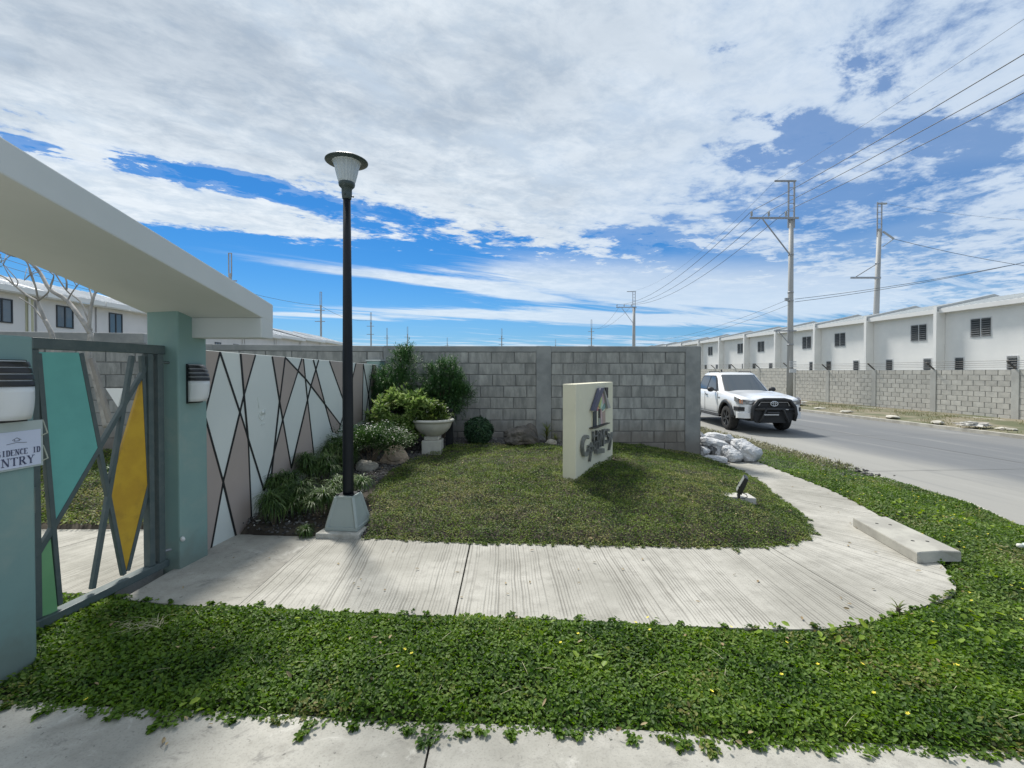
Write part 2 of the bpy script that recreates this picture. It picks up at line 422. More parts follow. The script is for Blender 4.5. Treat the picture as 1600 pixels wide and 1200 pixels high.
STRIP = np.array([tuple(p) for p in OUT[::-1]]+[(-2.75, 3.25), (-6, 3.25)]+DRIVE_EDGE+[tuple(p) for p in CURB[::-1] if p[1] > 1.3 and p[1] < 60]+[(1.5, 60), (3.95, 14)])
GATE_GARDEN = np.array([(-9, 4.64), (-2.85, 4.64), (-2.95, 5.2), (-2.45, 8.1), (-9, 6.95)])
def nz(x, y, s, seed=0.0):
    x = np.asarray(x, float); y = np.asarray(y, float); o = 0
    rs = np.random.default_rng(int(seed*10)+5)
    for k in range(7):
        a = rs.uniform(0, 2*PI); f = s*(1.0+.55*k); o = o+np.sin((x*math.cos(a)+y*math.sin(a))*f+rs.uniform(0, 6))*(1/(1+.5*k))
    return o/3.2
def gz(x, y):
    """height of the soil"""
    x = np.asarray(x, float); y = np.asarray(y, float)
    gard = inside(x, y, GARDEN); gate = inside(x, y, GATE_GARDEN); strip = inside(x, y, STRIP)
    di = seg_dist(x, y, inn_a[4:]); do = seg_dist(x, y, out_a[44:]); dc = seg_dist(x, y, CURB)
    zg = .40*(1-np.exp(-di/1.9))*1.18
    zg = np.minimum(zg, .43)
    zg = zg+.075*np.exp(-np.abs((x+2.745)*.9946-(y-4.0)*.104)/.35)*np.clip((y-4.15)/.4, 0, 1)*(y < 6.5)
    t = do/(do+dc+1e-6); zs = -.03-.16*(t*t*(3-2*t))
    zs = np.where((y < 3.4) & (x < 2.6), -.02, zs)
    far = np.clip((y-3.0)/1.0, 0, 1)
    zs = np.where(x > 2.6, zs*np.clip(far+.25*(x-2.6), 0, 1)-.02, zs)
    zt = .04+.30*np.clip((y-4.7)/2.4, 0, 1)
    z = np.where(gard, zg, np.where(gate, zt, np.where(strip, zs, -.06)))
    return z+np.where(gard | strip | gate, nz(x, y, 3.1)*.012, 0)
def gz1(x, y): return float(gz(np.array([x]), np.array([y]))[0])

# ------------------------------------------------------------------ ground sheet and terrain
m_soil = mat('soil', (.034, .027, .020), (.075, .062, .046), scale=9, rough=.95, bump=.6, bscale=70)
m_under = mat('undergrowth', (.018, .030, .010), (.035, .045, .016), scale=8, rough=.95, bump=.5, bscale=50)
m_drygr = mat('dry verge', (.16, .14, .10), (.085, .095, .045), scale=1.3, rough=.95, bump=.6, bscale=30, detail=8)
b = MB(); b.add([(-900, -60, -.42), (900, -60, -.42), (900, 1500, -.42), (-900, 1500, -.42)], [(0, 1, 2, 3)])
struct(b.build('ground', mat('far ground', (.11, .12, .06), (.17, .15, .10), scale=.05, rough=.95)))
def grid_terrain(name, x0, x1, y0, y1, step, keep, m, drop=None, zf=gz, forbid=None):
    xs = np.arange(x0, x1+1e-6, step); ys = np.arange(y0, y1+1e-6, step)
    X, Y = np.meshgrid(xs, ys); Z = zf(X, Y); K = keep(X, Y)
    V = np.stack([X, Y, Z], -1).reshape(-1, 3); nx = len(xs)
    iy, ix = np.nonzero(K[:-1, :-1] | K[1:, :-1] | K[:-1, 1:] | K[1:, 1:])
    if forbid is not None:
        Fb = forbid(X, Y); ok = ~(Fb[iy, ix] | Fb[iy+1, ix] | Fb[iy, ix+1] | Fb[iy+1, ix+1]); iy, ix = iy[ok], ix[ok]
    a = iy*nx+ix; F = np.stack([a, a+1, a+nx+1, a+nx], 1)
    used = np.unique(F); remap = -np.ones(len(V), int); remap[used] = np.arange(len(used))
    o = raw_mesh(name, V[used], remap[F].ravel(), 4, m, None, 'structure')
    for p in o.data.polygons: p.use_smooth = True
    return o
grid_terrain('garden_ground', -9, 4.6, 3.2, 9.0, .07, lambda X, Y: inside(X, Y, GARDEN) | inside(X, Y, GATE_GARDEN), m_soil)
grid_terrain('verge_ground', -3.2, 7.2, 1.3, 9.0, .07, lambda X, Y: inside(X, Y, STRIP), m_under, forbid=lambda X, Y: (~inside(X, Y, STRIP)) & (seg_dist(X, Y, CURB) < .16))
b = MB()                                                   # verge beyond the wall end, dry and stony
far_c = [p for p in CURB if p[1] >= 8.8]
pts_out = [rd(6.95, s) for s in (120, 60, 40, 30, 22, 16, 12, 9.2)]
pts_in = [rd(3.6, s) for s in (120, 60, 40, 30, 22, 16, 12, 9.2)]
for i in range(7):
    b.add([(*pts_in[i], -.06), (*pts_out[i], -.19), (*pts_out[i+1], -.19), (*pts_in[i+1], -.06)], [(0, 1, 2, 3)])
struct(b.build('dry_verge', m_drygr))

# ------------------------------------------------------------------ concrete materials
def broom_mat(name, lines=True):
    m = bpy.data.materials.new(name); m.use_nodes = True; T = NT(m.node_tree); T.n.clear()
    o = T.new('ShaderNodeOutputMaterial'); bs = T.new('ShaderNodeBsdfPrincipled'); T.l.new(bs.outputs[0], o.inputs[0])
    uv = T.new('ShaderNodeUVMap', uv_map='UVMap'); g = T.new('ShaderNodeNewGeometry'); pos = g.outputs['Position']
    su = T.new('ShaderNodeSeparateXYZ'); T.l.new(uv.outputs[0], su.inputs[0])
    n1 = T.noise(pos, 1.1, 7, .65); n2 = T.noise(pos, 9, 6, .65); n3 = T.noise(pos, 90, 3, .6)
    c = T.mix(T.sstep(n1, .35, .68), (.31, .30, .265), (.46, .445, .40))
    c = T.mix(T.math('MULTIPLY', T.sstep(n2, .48, .72), .45), c, (.22, .21, .185))
    c = T.mix(T.math('MULTIPLY', T.sstep(n3, .50, .70), .35), c, (.17, .16, .145))
    c = T.mix(T.math('MULTIPLY', T.sstep(T.noise(pos, 2.6, 8, .7, .8), .58, .74), .55), c, (.50, .485, .44))
    h = T.math('MULTIPLY', n2, .3)
    if lines:
        w = T.math('ADD', su.outputs[0], T.math('MULTIPLY', T.noise(pos, 2.2, 2, .5), .030))
        lv = T.noise(T.xyz(T.math('MULTIPLY', w, 34.0), T.math('MULTIPLY', su.outputs[1], .5), 0.0), 1.0, 3, .75)     # uneven strokes
        sw = T.math('SINE', T.math('MULTIPLY', w, 2*PI/.0235))
        env = T.lin(T.sstep(T.noise(T.xyz(T.math('MULTIPLY', w, 3.3), T.math('MULTIPLY', su.outputs[1], .9), 5.0), 1.0, 3, .6), .30, .58), 0, 1, .25, 1.0)
        gr = T.math('MULTIPLY', T.sstep(T.math('ADD', T.math('MULTIPLY', sw, .75), T.math('MULTIPLY', T.math('SUBTRACT', lv, .5), 5.5)), .1, 1.2), env)
        ed = T.math('MULTIPLY', T.sstep(su.outputs[1], .0, .05), T.sstep(su.outputs[1], 1.0, .955))
        gr = T.math('MULTIPLY', gr, ed)
        c = T.mix(T.math('MULTIPLY', gr, .60), c, (.135, .127, .108))
        h = T.math('SUBTRACT', h, T.math('MULTIPLY', gr, .8))
    else:
        st_ = T.sstep(T.noise(pos, .9, 8, .7, .6), .48, .66)
        c = T.mix(T.math('MULTIPLY', st_, .55), c, (.20, .19, .165))
        c = T.mix(T.math('MULTIPLY', T.sstep(T.noise(pos, 4.5, 9, .75, 1.2), .55, .66), .55), c, (.15, .145, .135))
        c = T.mix(T.math('MULTIPLY', T.sstep(T.noise(pos, 3.1, 9, .72, .9), .57, .70), .6), c, (.56, .545, .50))
        c = T.mix(T.math('MULTIPLY', T.sstep(T.noise(pos, 30, 4, .6, .5), .66, .70), .7), c, (.09, .085, .08))
        h = T.math('ADD', h, T.math('MULTIPLY', T.noise(pos, 4.5, 9, .75, 1.2), 1.6))
    # fine cracks
    vo = T.new('ShaderNodeTexVoronoi', feature='DISTANCE_TO_EDGE'); T.put(vo, 'Scale', .9)
    wp = T.new('ShaderNodeVectorMath', operation='ADD'); T.l.new(pos, wp.inputs[0])
    T.l.new(T.noise(pos, 3.0, 5, .7, out=1), wp.inputs[1]); T.l.new(wp.outputs[0], vo.inputs['Vector'])
    ck = T.math('MULTIPLY', T.sstep(vo.outputs['Distance'], .006, .0), T.sstep(T.noise(pos, .7, 2, .5), .52, .62))
    c = T.mix(T.math('MULTIPLY', ck, .5), c, (.18, .17, .15))
    T.put(bs, 'Base Color', c); T.put(bs, 'Roughness', .88); T.put(bs, 'Specular IOR Level', .3)
    bp = T.new('ShaderNodeBump'); T.put(bp, 'Strength', .8); T.put(bp, 'Distance', .005); T.put(bp, 'Height', h)
    T.l.new(bp.outputs[0], bs.inputs['Normal'])
    return m
m_broom = broom_mat('broomed concrete'); m_smooth = broom_mat('trowelled concrete', False)
m_joint = mat('joint dirt', (.075, .07, .06), (.12, .11, .09), scale=12, rough=.95)

def slab_strip(name, inn, out, m, parent, z=0.0, th=.10, u0=0.0, gap=.005, gap1=None):
    """a piece of walk between two edge polylines, with UV along / across"""
    bm = bmesh.new(); uvl = bm.loops.layers.uv.new('UVMap'); rows = []; L = u0; NV = 6
    inn = [np.array(p, float) for p in inn]; out = [np.array(p, float) for p in out]
    d0 = norm(((inn[1]-inn[0])+(out[1]-out[0]))[None])[0]; d1 = norm(((inn[-1]-inn[-2])+(out[-1]-out[-2]))[None])[0]
    inn[0] = inn[0]+d0*gap; out[0] = out[0]+d0*gap; g1 = gap if gap1 is None else gap1; inn[-1] = inn[-1]-d1*g1; out[-1] = out[-1]-d1*g1
    for i in range(len(inn)):
        if i: L += .5*(np.linalg.norm(inn[i]-inn[i-1])+np.linalg.norm(out[i]-out[i-1]))
        rows.append(([bm.verts.new((*(inn[i]*(1-k/NV)+out[i]*k/NV), z)) for k in range(NV+1)], L))
    for (r0, l0), (r1, l1) in zip(rows[:-1], rows[1:]):
        for k in range(NV):
            f = bm.faces.new((r0[k], r0[k+1], r1[k+1], r1[k]))
            for lp, q in zip(f.loops, ((l0, k/NV), (l0, (k+1)/NV), (l1, (k+1)/NV), (l1, k/NV))): lp[uvl].uv = q
    bmesh.ops.recalc_face_normals(bm, faces=bm.faces)
    if sum(f.normal.z for f in bm.faces) < 0: bmesh.ops.reverse_faces(bm, faces=bm.faces)
    ext = bmesh.ops.extrude_edge_only(bm, edges=[e for e in bm.edges if e.is_boundary])
    for vt in [g for g in ext['geom'] if isinstance(g, bmesh.types.BMVert)]: vt.co.z -= th
    me = bpy.data.meshes.new(name); bm.to_mesh(me); bm.free(); me.materials.append(m)
    return link(name, me, parent), L
b = MB()                                                   # mortar bed under the joints
for i in range(len(INN)-1):
    b.add([(*INN[i], -.025), (*OUT[i], -.025), (*OUT[i+1], -.025), (*INN[i+1], -.025)], [(0, 1, 2, 3)])
walk = struct(b.build('sidewalk', m_joint)); L = 0.0; JG = [.002, .002, .006, .0018, .005, .0035, .002, .002, .002]
for j, (a_, b_) in enumerate(zip(JOINTS[:-1], JOINTS[1:])):
    o, L = slab_strip('sidewalk_slab', INN[a_:b_+1], OUT[a_:b_+1], m_smooth if j == 0 else m_broom, walk, u0=L, gap=JG[j], gap1=JG[j+1])
xs_ = [-8, -6.6, -5.2, -3.9, -2.72]
for j in range(4):
    o, _ = slab_strip('sidewalk_slab', [(xs_[j], 4.64), (xs_[j+1], 4.64)], [(xs_[j]-.55, 3.30), (xs_[j+1]-(.55 if j < 3 else .15), 3.30)], m_broom, walk, z=.0, u0=j*1.4)
# driveway in the foreground, two slabs with a dark joint between them
b = MB(); b.prism([(-6, -6), (7, -6)]+[(x, y-.02) for x, y in DRIVE_EDGE[::-1]], -.2, -.03)
drive = struct(b.build('driveway', m_joint))
def cut_edge(x):
    xs = [p[0] for p in DRIVE_EDGE]; ys = [p[1] for p in DRIVE_EDGE]; return float(np.interp(x, xs, ys))
def drive_slab(xa, xb):
    xs = np.linspace(xa, xb, 8)
    slab_strip('driveway_slab', [(x, cut_edge(x)+.05) for x in xs], [(x, -4.0) for x in xs], m_smooth, drive, z=0.0)
jx = on_z(672, 1160)[0]
drive_slab(-6, jx-2.6); drive_slab(jx-2.6, jx); drive_slab(jx, jx+2.6); drive_slab(jx+2.6, 6.8)

# ------------------------------------------------------------------ road
def road_mat():
    m = bpy.data.materials.new('road concrete'); m.use_nodes = True; T = NT(m.node_tree); T.n.clear()
    o = T.new('ShaderNodeOutputMaterial'); bs = T.new('ShaderNodeBsdfPrincipled'); T.l.new(bs.outputs[0], o.inputs[0])
    g = T.new('ShaderNodeNewGeometry'); pos = g.outputs['Position']
    mp = T.new('ShaderNodeMapping'); T.l.new(pos, mp.inputs[0]); mp.inputs[2].default_value = (0, 0, -RA)
    s_ = T.new('ShaderNodeSeparateXYZ'); T.l.new(mp.outputs[0], s_.inputs[0])
    X = s_.outputs[0]
    wob = T.math('MULTIPLY', T.math('SUBTRACT', T.noise(T.xyz(X, T.math('MULTIPLY', s_.outputs[1], .25), 0.0), .6, 5, .6), .5), 2.0)
    xx = T.math('ADD', X, wob)
    c = T.mix(T.sstep(xx, 8.3, 9.6), (.27, .265, .245), (.135, .142, .148))          # pale strip, darker wheel band
    c = T.mix(T.math('MULTIPLY', T.sstep(xx, 12.4, 14.0), .7), c, (.18, .18, .175))
    st_ = T.noise(T.xyz(T.math('MULTIPLY', X, 1.6), T.math('MULTIPLY', s_.outputs[1], .16), 2.0), 1.0, 7, .7, .4)
    c = T.mix(T.math('MULTIPLY', T.sstep(st_, .5, .72), .45), c, (.125, .13, .135))
    c = T.mix(T.math('MULTIPLY', T.sstep(st_, .48, .30), .4), c, (.33, .32, .30))
    c = T.mix(T.math('MULTIPLY', T.sstep(T.noise(pos, 40, 4, .6), .5, .8), .2), c, (.16, .16, .155))
    T.put(bs, 'Base Color', c); T.put(bs, 'Roughness', .8)
    bp = T.new('ShaderNodeBump'); T.put(bp, 'Strength', .4); T.put(bp, 'Distance', .004); T.put(bp, 'Height', T.noise(pos, 60, 4, .6)); T.l.new(bp.outputs[0], bs.inputs['Normal'])
    return m
m_road = road_mat()
b = MB()
lp = [np.array(p) for p in CURB]
svals = [200, 60, 30, 14, 10]+[float(p @ R_DIR) for p in lp[5:]]
rp = [np.array(rd(14.75, s)) for s in svals]
for i in range(len(lp)-1):
    b.add([(*lp[i], ROAD_Z), (*rp[i], ROAD_Z), (*rp[i+1], ROAD_Z), (*lp[i+1], ROAD_Z)], [(0, 1, 2, 3)])
struct(b.build('road', m_road))
# road joints (dark sealed lines) - thin sheets above the road
b = MB()
for vv in (10.9,):
    for s0 in range(-4, 60, 4):
        p = [rd(vv-.012, s0), rd(vv+.012, s0), rd(vv+.012, s0+4), rd(vv-.012, s0+4)]
        b.add([(*q, ROAD_Z+.004) for q in p], [(0, 1, 2, 3)])
for s0 in (3.5, 8, 12.5, 17, 21.5, 26, 30.5):
    p = [rd(7.1, s0-.006), rd(14.7, s0-.006), rd(14.7, s0+.006), rd(7.1, s0+.006)]
    b.add([(*q, ROAD_Z+.008) for q in p], [(0, 1, 2, 3)])
struct(b.build('road_joints', mat('tar', (.14, .14, .14), rough=.8)))
def ribbon(name, pts, w, z0, z1, m):
    pts = [np.array(p, float) for p in pts]; b = MB(); rings = []
    for i, p in enumerate(pts):
        d = pts[min(i+1, len(pts)-1)]-pts[max(i-1, 0)]; d = d/np.linalg.norm(d); n = np.array([d[1], -d[0]])*w/2
        a, c = p-n, p+n
        rings.append([(*a, z0), (*c, z0), (*c, z1), (*a, z1)])
    loft(b, rings); return b.build(name, m)
m_curb = mat('kerb concrete', (.50, .48, .42), (.36, .34, .29), scale=3, rough=.9, bump=.4, bscale=40)
near_curb = struct(ribbon('kerb', [p+np.array((-.06, 0)) for p in CURB if p[1] < 70], .17, -.4, ROAD_Z+.055, m_curb))
struct(ribbon('kerb', [rd(14.82, s) for s in (-6, 5, 12, 20, 35, 70, 150)], .14, -.4, ROAD_Z+.10, m_curb))
# bare, stony verge and ledge at the foot of the far wall
b = MB()
ss = np.arange(-4, 80, .5); vv_ = np.linspace(14.9, 18.6, 12); rows = []
for s in ss:
    rows.append([(*rd(v_, s), ROAD_Z+.07+(v_-14.9)/3.7*.13+.02*float(nz(v_*2, s, 1.7, 2))) for v_ in vv_])
loft(b, rows, closed=False, caps=False); b.sm = [True]*len(b.f)
struct(b.build('far_verge', mat('bare verge', (.21, .185, .13), (.10, .11, .055), scale=.9, rough=.95, bump=.8, bscale=14, coord='Object', detail=8, lo=.42, hi=.6)))
struct(ribbon('wall_footing', [rd(18.18, s) for s in (0, 12, 26, 60)], .50, -.3, -.075, m_curb))
# far right lots behind the wall
b = MB(); p = [rd(18.7, -10), rd(60, -10), rd(60, 140), rd(18.7, 140)]
b.add([(*q, -.1) for q in p], [(0, 1, 2, 3)]); struct(b.build('lot_ground', mat('lot soil', (.22, .20, .16), (.12, .13, .07), scale=.5, rough=.95)))
b = MB(); b.add([(-60, 7.2, -.02), (-9, 7.2, -.02), (-2.4, 8.4, -.02), (3.4, 8.5, -.02), (2.5, 60, -.02), (-3, 140, -.02), (-60, 140, -.02)], [tuple(range(7))])
struct(b.build('lot_ground', MATS['lot soil']))

# ================================================================== BLOCK WALLS
m_block = mat('hollow block', (.33, .33, .31), (.215, .22, .21), scale=5, rough=.93, bump=.6, bscale=45, objrand=.12, stretch=(1.5, 1, .45),
              stain=((.44, .44, .41), .65), stain_scale=4, dirt=(.35, .85, (.17, .14, .11), .65), bdist=.005)
m_mortar = mat('mortar', (.215, .22, .215), (.15, .155, .155), scale=4, rough=.95, bump=.5, bscale=40, dirt=(.35, .85, (.13, .11, .09), .6))
m_pillar = mat('cast pillar', (.285, .295, .29), (.20, .21, .21), scale=2.2, rough=.92, bump=.4, bscale=30, stain=((.34, .34, .32), .6), stain_scale=2.5, dirt=(.15, .8, (.16, .135, .11), .6))
m_block2 = mat('pale block', (.52, .505, .46), (.43, .42, .385), scale=4, rough=.93, bump=.5, bscale=50, objrand=.09, stain=((.50, .47, .42), .4), stain_scale=5)
m_mortar2 = mat('pale mortar', (.31, .305, .285), (.25, .245, .23), scale=3, rough=.95, bump=.5, bscale=40)
m_pillar2 = mat('pale pillar', (.47, .47, .44), (.39, .385, .36), scale=1.5, rough=.92, bump=.4, bscale=30)
_bm = {}
def block_mesh(w, h, m, seed=0):
    key = (round(w, 3), round(h, 3), m.name, seed)
    if key not in _bm:
        r = random.Random(seed*77+int(w*1000)); b = MB(); t = .035; c = .006
        f = [[(-w/2, 0, -h/2), (w/2, 0, -h/2), (w/2, 0, h/2), (-w/2, 0, h/2)]]
        back = [(x, t, z) for x, _, z in f[0]]; mid = [(x, 0, z) for x, _, z in f[0]]
        front = [(x*(1-2*c/w)+r.uniform(-.003, .003), -c+r.uniform(-.0015, .0015), z*(1-2*c/h)+r.uniform(-.003, .003)) for x, _, z in f[0]]
        vs = back+mid+front; fs = [(8, 9, 10, 11)]
        for k in (0, 4):
            for i in range(4): j = (i+1) % 4; fs.append((k+i, k+j, k+4+j, k+4+i))
        b.add(vs, fs); _bm[key] = b.mesh('block', m)
    return _bm[key]
def layout(L, pillars, pw, rows, z0, ch, bw, seed):
    """list of (x centre, z centre, width) for running-bond courses between the pillars"""
    r = random.Random(seed); out = []
    gaps = []; ps = sorted(pillars); prev = 0.0
    for p in ps: gaps.append((prev, p-pw/2)); prev = p+pw/2
    gaps.append((prev, L))
    for a, c in gaps:
        if c-a < .1: continue
        for k in range(rows):
            x = a-(bw/2 if k % 2 else 0)+r.uniform(-.03, .03)*0; off = r.uniform(-.02, .02)
            x += off
            while x < c-.02:
                x0, x1 = max(x, a)+.006, min(x+bw-.013, c)-.004
                if x1-x0 > .05: out.append(((x0+x1)/2, z0+(k+.5)*ch, x1-x0))
                x += bw
    return out
def block_wall(name, label, A, Bp, z0, ztop, pillars, pw, ch, bw, mats, thick=.15, beam=.10, proud=.02, nblocks=None, parts_from=0.0, pillar_z=None, pillar_name='pillar', seed=1, zpill=None, first_z=None):
    A = np.array(A, float); Bp = np.array(Bp, float); d = Bp-A; L = float(np.linalg.norm(d)); rz = math.atan2(d[1], d[0])
    mbk, mmo, mpi = mats
    root = empty(name, (*A, 0), label, 'wall', rz=rz)
    c = MB(); c.box(0, L, .006, thick, z0, ztop-beam); c.build('core', mmo, root)
    rows = int((ztop-beam-z0)/ch+.5); zb = ztop-beam-rows*ch
    lay = layout(L, pillars, pw, rows, zb, ch, bw, seed)
    lay.sort(key=lambda q: -q[0])
    stuff = MB(); n = 0
    for x, z, w in lay:
        wq = round(w/.02)*.02
        if x >= parts_from and n < 298:
            o = link('block', block_mesh(wq, ch-.013, mbk, random.randint(0, 3)), root)
            o.location = (x, random.uniform(-.002, .002), z); n += 1
        else: stuff.box(x-w/2, x+w/2, -.005, .02, z-ch/2+.0065, z+ch/2-.0065)
    if stuff.v: stuff.build('far_blocks', mbk, root, kind='stuff')
    if beam > .03:
        # cast beam as lengths between pillars
        c = MB(); c.box(0, L, -.012, thick+.01, ztop-beam, ztop); bevel(c.build('coping', mpi, root), .008)
    for p in pillars:
        c = MB(); c.box(p-pw/2, p+pw/2, -proud, thick+.02, z0-.3, (zpill if zpill else ztop)+.004)
        bevel(c.build(pillar_name, mpi, root), .01)
    return root
# the grey wall behind the lawn; pillars from the photograph
Lw = float(np.linalg.norm(WALL_R-WALL_L))
block_wall('block_wall', 'grey unpainted concrete block wall with cast pillars behind the lawn and the sign', WALL_L, WALL_R, -.3, 2.05,
           [.14, 2.87, Lw-.155], .27, .2045, .415, (m_block, m_mortar, m_pillar), beam=.105)
Ll = float(np.linalg.norm(WALL_L-WALL_LL))
rl = block_wall('block_wall', 'grey concrete block wall running left behind the gate and the bare trees', WALL_LL, WALL_L+np.array((-.002, 0)), -.3, 2.05,
           [1.15, 3.95], .25, .2045, .415, (m_block, m_mortar, m_pillar), beam=.10, seed=3)
# taller stretch of that wall, left of x=-5
c = MB(); c.box(.0, 3.05, -.004, .155, 2.052, 2.22); bevel(c.build('raised_coping', m_pillar, rl), .015)

# far wall across the road: nearer stretch (blocks as parts), farther stretch a little higher
W0 = rd(18.5, 26.2); W1 = rd(18.5, 11.8)
pl_near = [26.2-s for s in (26.0, 23.35, 20.45, 17.6, 14.7)]
r1 = block_wall('block_wall', 'pale grey block wall across the road, nearer stretch right of the tall pole, barbed wire on top', W0, W1, -.3, 1.665, pl_near, .24, .2, .405,
           (m_block2, m_mortar2, m_pillar2), beam=.012, parts_from=14.5-14.4, proud=.03, seed=5)
Z0 = rd(18.5, 75); Z1 = rd(18.5, 26.24)
pl_far = [75-s for s in np.arange(26.5, 75, 2.9)]
r2 = block_wall('block_wall', 'pale grey block wall across the road, farther and slightly higher stretch behind the pickup', Z0, Z1, -.3, 1.80, pl_far, .24, .2, .405,
           (m_block2, m_mortar2, m_pillar2), beam=.012, parts_from=1e9, proud=.03, seed=6)
m_iron = mat('dark steel', (.06, .06, .06), (.10, .09, .08), scale=10, rough=.6, metal=.3)
def barbed(root, pls, L, zt):
    tops = []
    for p in sorted(pls):
        # angle arm leaning out over the road side, away along the wall
        c = MB(); a = Vector((p, .07, zt)); e = Vector((p-.03, -.30, zt+.30)); c.bar(a-Vector((0, -.01, .05)), e, .045, .045)
        c.build('bracket', m_iron, root); tops.append((a, e))
    for k in range(4):
        c = MB(); t = .28+.24*k; pts = []
        a0, e0 = tops[0]; pts.append(a0.lerp(e0, t)-Vector((min(p for p in pls)-.0, 0, 0)))
        for i, (a, e) in enumerate(tops):
            pts.append(a.lerp(e, t))
        pts.append(Vector((L, pts[-1].y, pts[-1].z)))
        c.tube(pts, .006, 4); c.build('wire', m_iron, root)
barbed(r1, pl_near, 14.4, 1.665); barbed(r2, pl_far, 48.7, 1.80)

# ================================================================== HOUSES ACROSS THE ROAD
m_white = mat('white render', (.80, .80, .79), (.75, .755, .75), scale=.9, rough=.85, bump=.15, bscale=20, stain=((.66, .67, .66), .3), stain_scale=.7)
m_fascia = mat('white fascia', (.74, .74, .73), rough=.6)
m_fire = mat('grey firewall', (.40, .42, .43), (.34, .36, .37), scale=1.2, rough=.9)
m_roof = mat('pale metal roof', (.62, .64, .63), (.56, .58, .58), scale=.8, rough=.45)
m_louv = mat('smoked louvre glass', (.055, .065, .07), rough=.25, spec=.6)
m_void = mat('dark room', (.012, .014, .016), rough=.9)
m_alu = mat('window frame', (.55, .56, .57), rough=.5)
def louvre_window(parent, x, z, w, h, panes=2, y=-.0):
    """window in the plane y (front is -y)"""
    f = MB(); t = .045
    for (x0, x1, z0, z1) in ((x-w/2-t, x+w/2+t, z-h/2-t, z-h/2), (x-w/2-t, x+w/2+t, z+h/2, z+h/2+t), (x-w/2-t, x-w/2, z-h/2, z+h/2), (x+w/2, x+w/2+t, z-h/2, z+h/2)):
        f.box(x0, x1, y-.02, y+.04, z0, z1)
    if panes == 2: f.box(x-.03, x+.03, y-.018, y+.04, z-h/2, z+h/2)
    win = f.build('window', m_alu, parent)
    g = MB(); g.box(x-w/2, x+w/2, y-.006, y-.003, z-h/2, z+h/2); g.build('pane', m_void, win)  # near-black sheet, paints the darkness of the unlit room behind the slats
    s = MB(); n = int(h/.11)
    for q in range(panes):
        x0 = x-w/2+q*(w/panes)+(.035 if q else .005); x1 = x-w/2+(q+1)*(w/panes)-(.035 if q < panes-1 else .005)
        for k in range(n):
            z0 = z-h/2+(k+.15)*h/n; s.add([(x0, y-.008, z0+h/n*.8), (x1, y-.008, z0+h/n*.8), (x1, y-.055, z0), (x0, y-.055, z0)], [(0, 1, 2, 3)])
    s.build('louvre', m_louv, win, fix=False)
    return win
UW = 4.7; EAVE = 5.06; HZ0 = -.1
def house_unit(mirror, end=False):
    """local x along the row (towards the camera side), front face at y=0 facing -y"""
    b = MB(); b.box(0, UW, 0, 5.6, HZ0, EAVE-.12)
    # gable of the roof space is closed by the firewall, so the body stops at the eave
    root_wall = b
    return root_wall
def make_house(s0, mirror, label):
    x, y = rd(26.0, s0+UW)
    root = empty('terraced_house', (x, y, 0), label, 'house', 'white terraced houses across the road', rz=math.atan2(-R_DIR[1], -R_DIR[0]))
    b = MB(); b.box(.06, UW-.1, 0, 5.8, HZ0, EAVE-.10); b.build('wall', m_white, root)
    # roof: eave in front, ridge 2.9 m behind, ribbed sheet
    rid = 5.72; b = MB(); b.cur = 0
    y0, z0, y1, z1 = -.35, EAVE-.02, 2.9, rid
    b.hexa([(0.05, y0, z0), (UW-.12, y0, z0), (UW-.12, y1, z1), (.05, y1, z1), (.05, y0, z0+.05), (UW-.12, y0, z0+.05), (UW-.12, y1, z1+.05), (.05, y1, z1+.05)])
    b.hexa([(0.05, y1, z1), (UW-.12, y1, z1), (UW-.12, 6.1, EAVE-.05), (.05, 6.1, EAVE-.05), (.05, y1, z1+.05), (UW-.12, y1, z1+.05), (UW-.12, 6.1, EAVE), (.05, 6.1, EAVE)])
    for k in range(int(UW/.3)):
        xx = .2+k*.3
        b.bar((xx, y0-.01, z0+.06), (xx, y1, z1+.06), .04, .03)
    roof = b.build('roof', m_roof, root)
    b = MB(); b.box(.05, UW-.12, y0-.05, y0-.002, EAVE-.21, EAVE+.02); b.build('fascia', m_fascia, root)
    b = MB(); b.box(.05, UW-.12, y0+.001, -.002, EAVE-.20, EAVE-.17); b.build('soffit', m_fascia, root)
    # firewall with a raised profile
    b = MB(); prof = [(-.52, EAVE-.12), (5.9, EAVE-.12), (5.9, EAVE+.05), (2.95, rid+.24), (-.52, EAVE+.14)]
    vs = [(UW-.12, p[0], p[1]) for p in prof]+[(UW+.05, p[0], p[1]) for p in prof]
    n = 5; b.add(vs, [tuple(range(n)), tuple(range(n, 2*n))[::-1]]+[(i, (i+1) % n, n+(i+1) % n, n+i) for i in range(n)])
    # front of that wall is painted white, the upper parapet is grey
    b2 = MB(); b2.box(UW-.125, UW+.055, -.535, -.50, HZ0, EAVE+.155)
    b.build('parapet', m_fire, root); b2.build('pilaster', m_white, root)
    b3 = MB(); b3.box(UW-.12, UW+.05, -.499, 5.9, HZ0, EAVE-.121); b3.build('party_wall', m_white, root)
    b = MB(); b.tube([(UW-.20, -.08, EAVE-.2), (UW-.20, -.08, 0)], .04, 6); b.build('downpipe', m_fascia, root)
    wx = (UW-1.5) if mirror else 1.9
    louvre_window(root, wx, 3.88, .95, .92, 2)
    for q, xx in enumerate((.85, 3.35)):
        louvre_window(root, xx if not mirror else UW-xx-.1, 1.85, .42, .95, 1)
    return root
house_labels = {1: 'white terraced house across the road at the right edge of the picture',
 2: 'white terraced house directly right of the one behind the leaning lattice-topped pole',
 3: 'white terraced house standing below the leaning lattice-topped pole'}
s_first = 24.16
houses = []
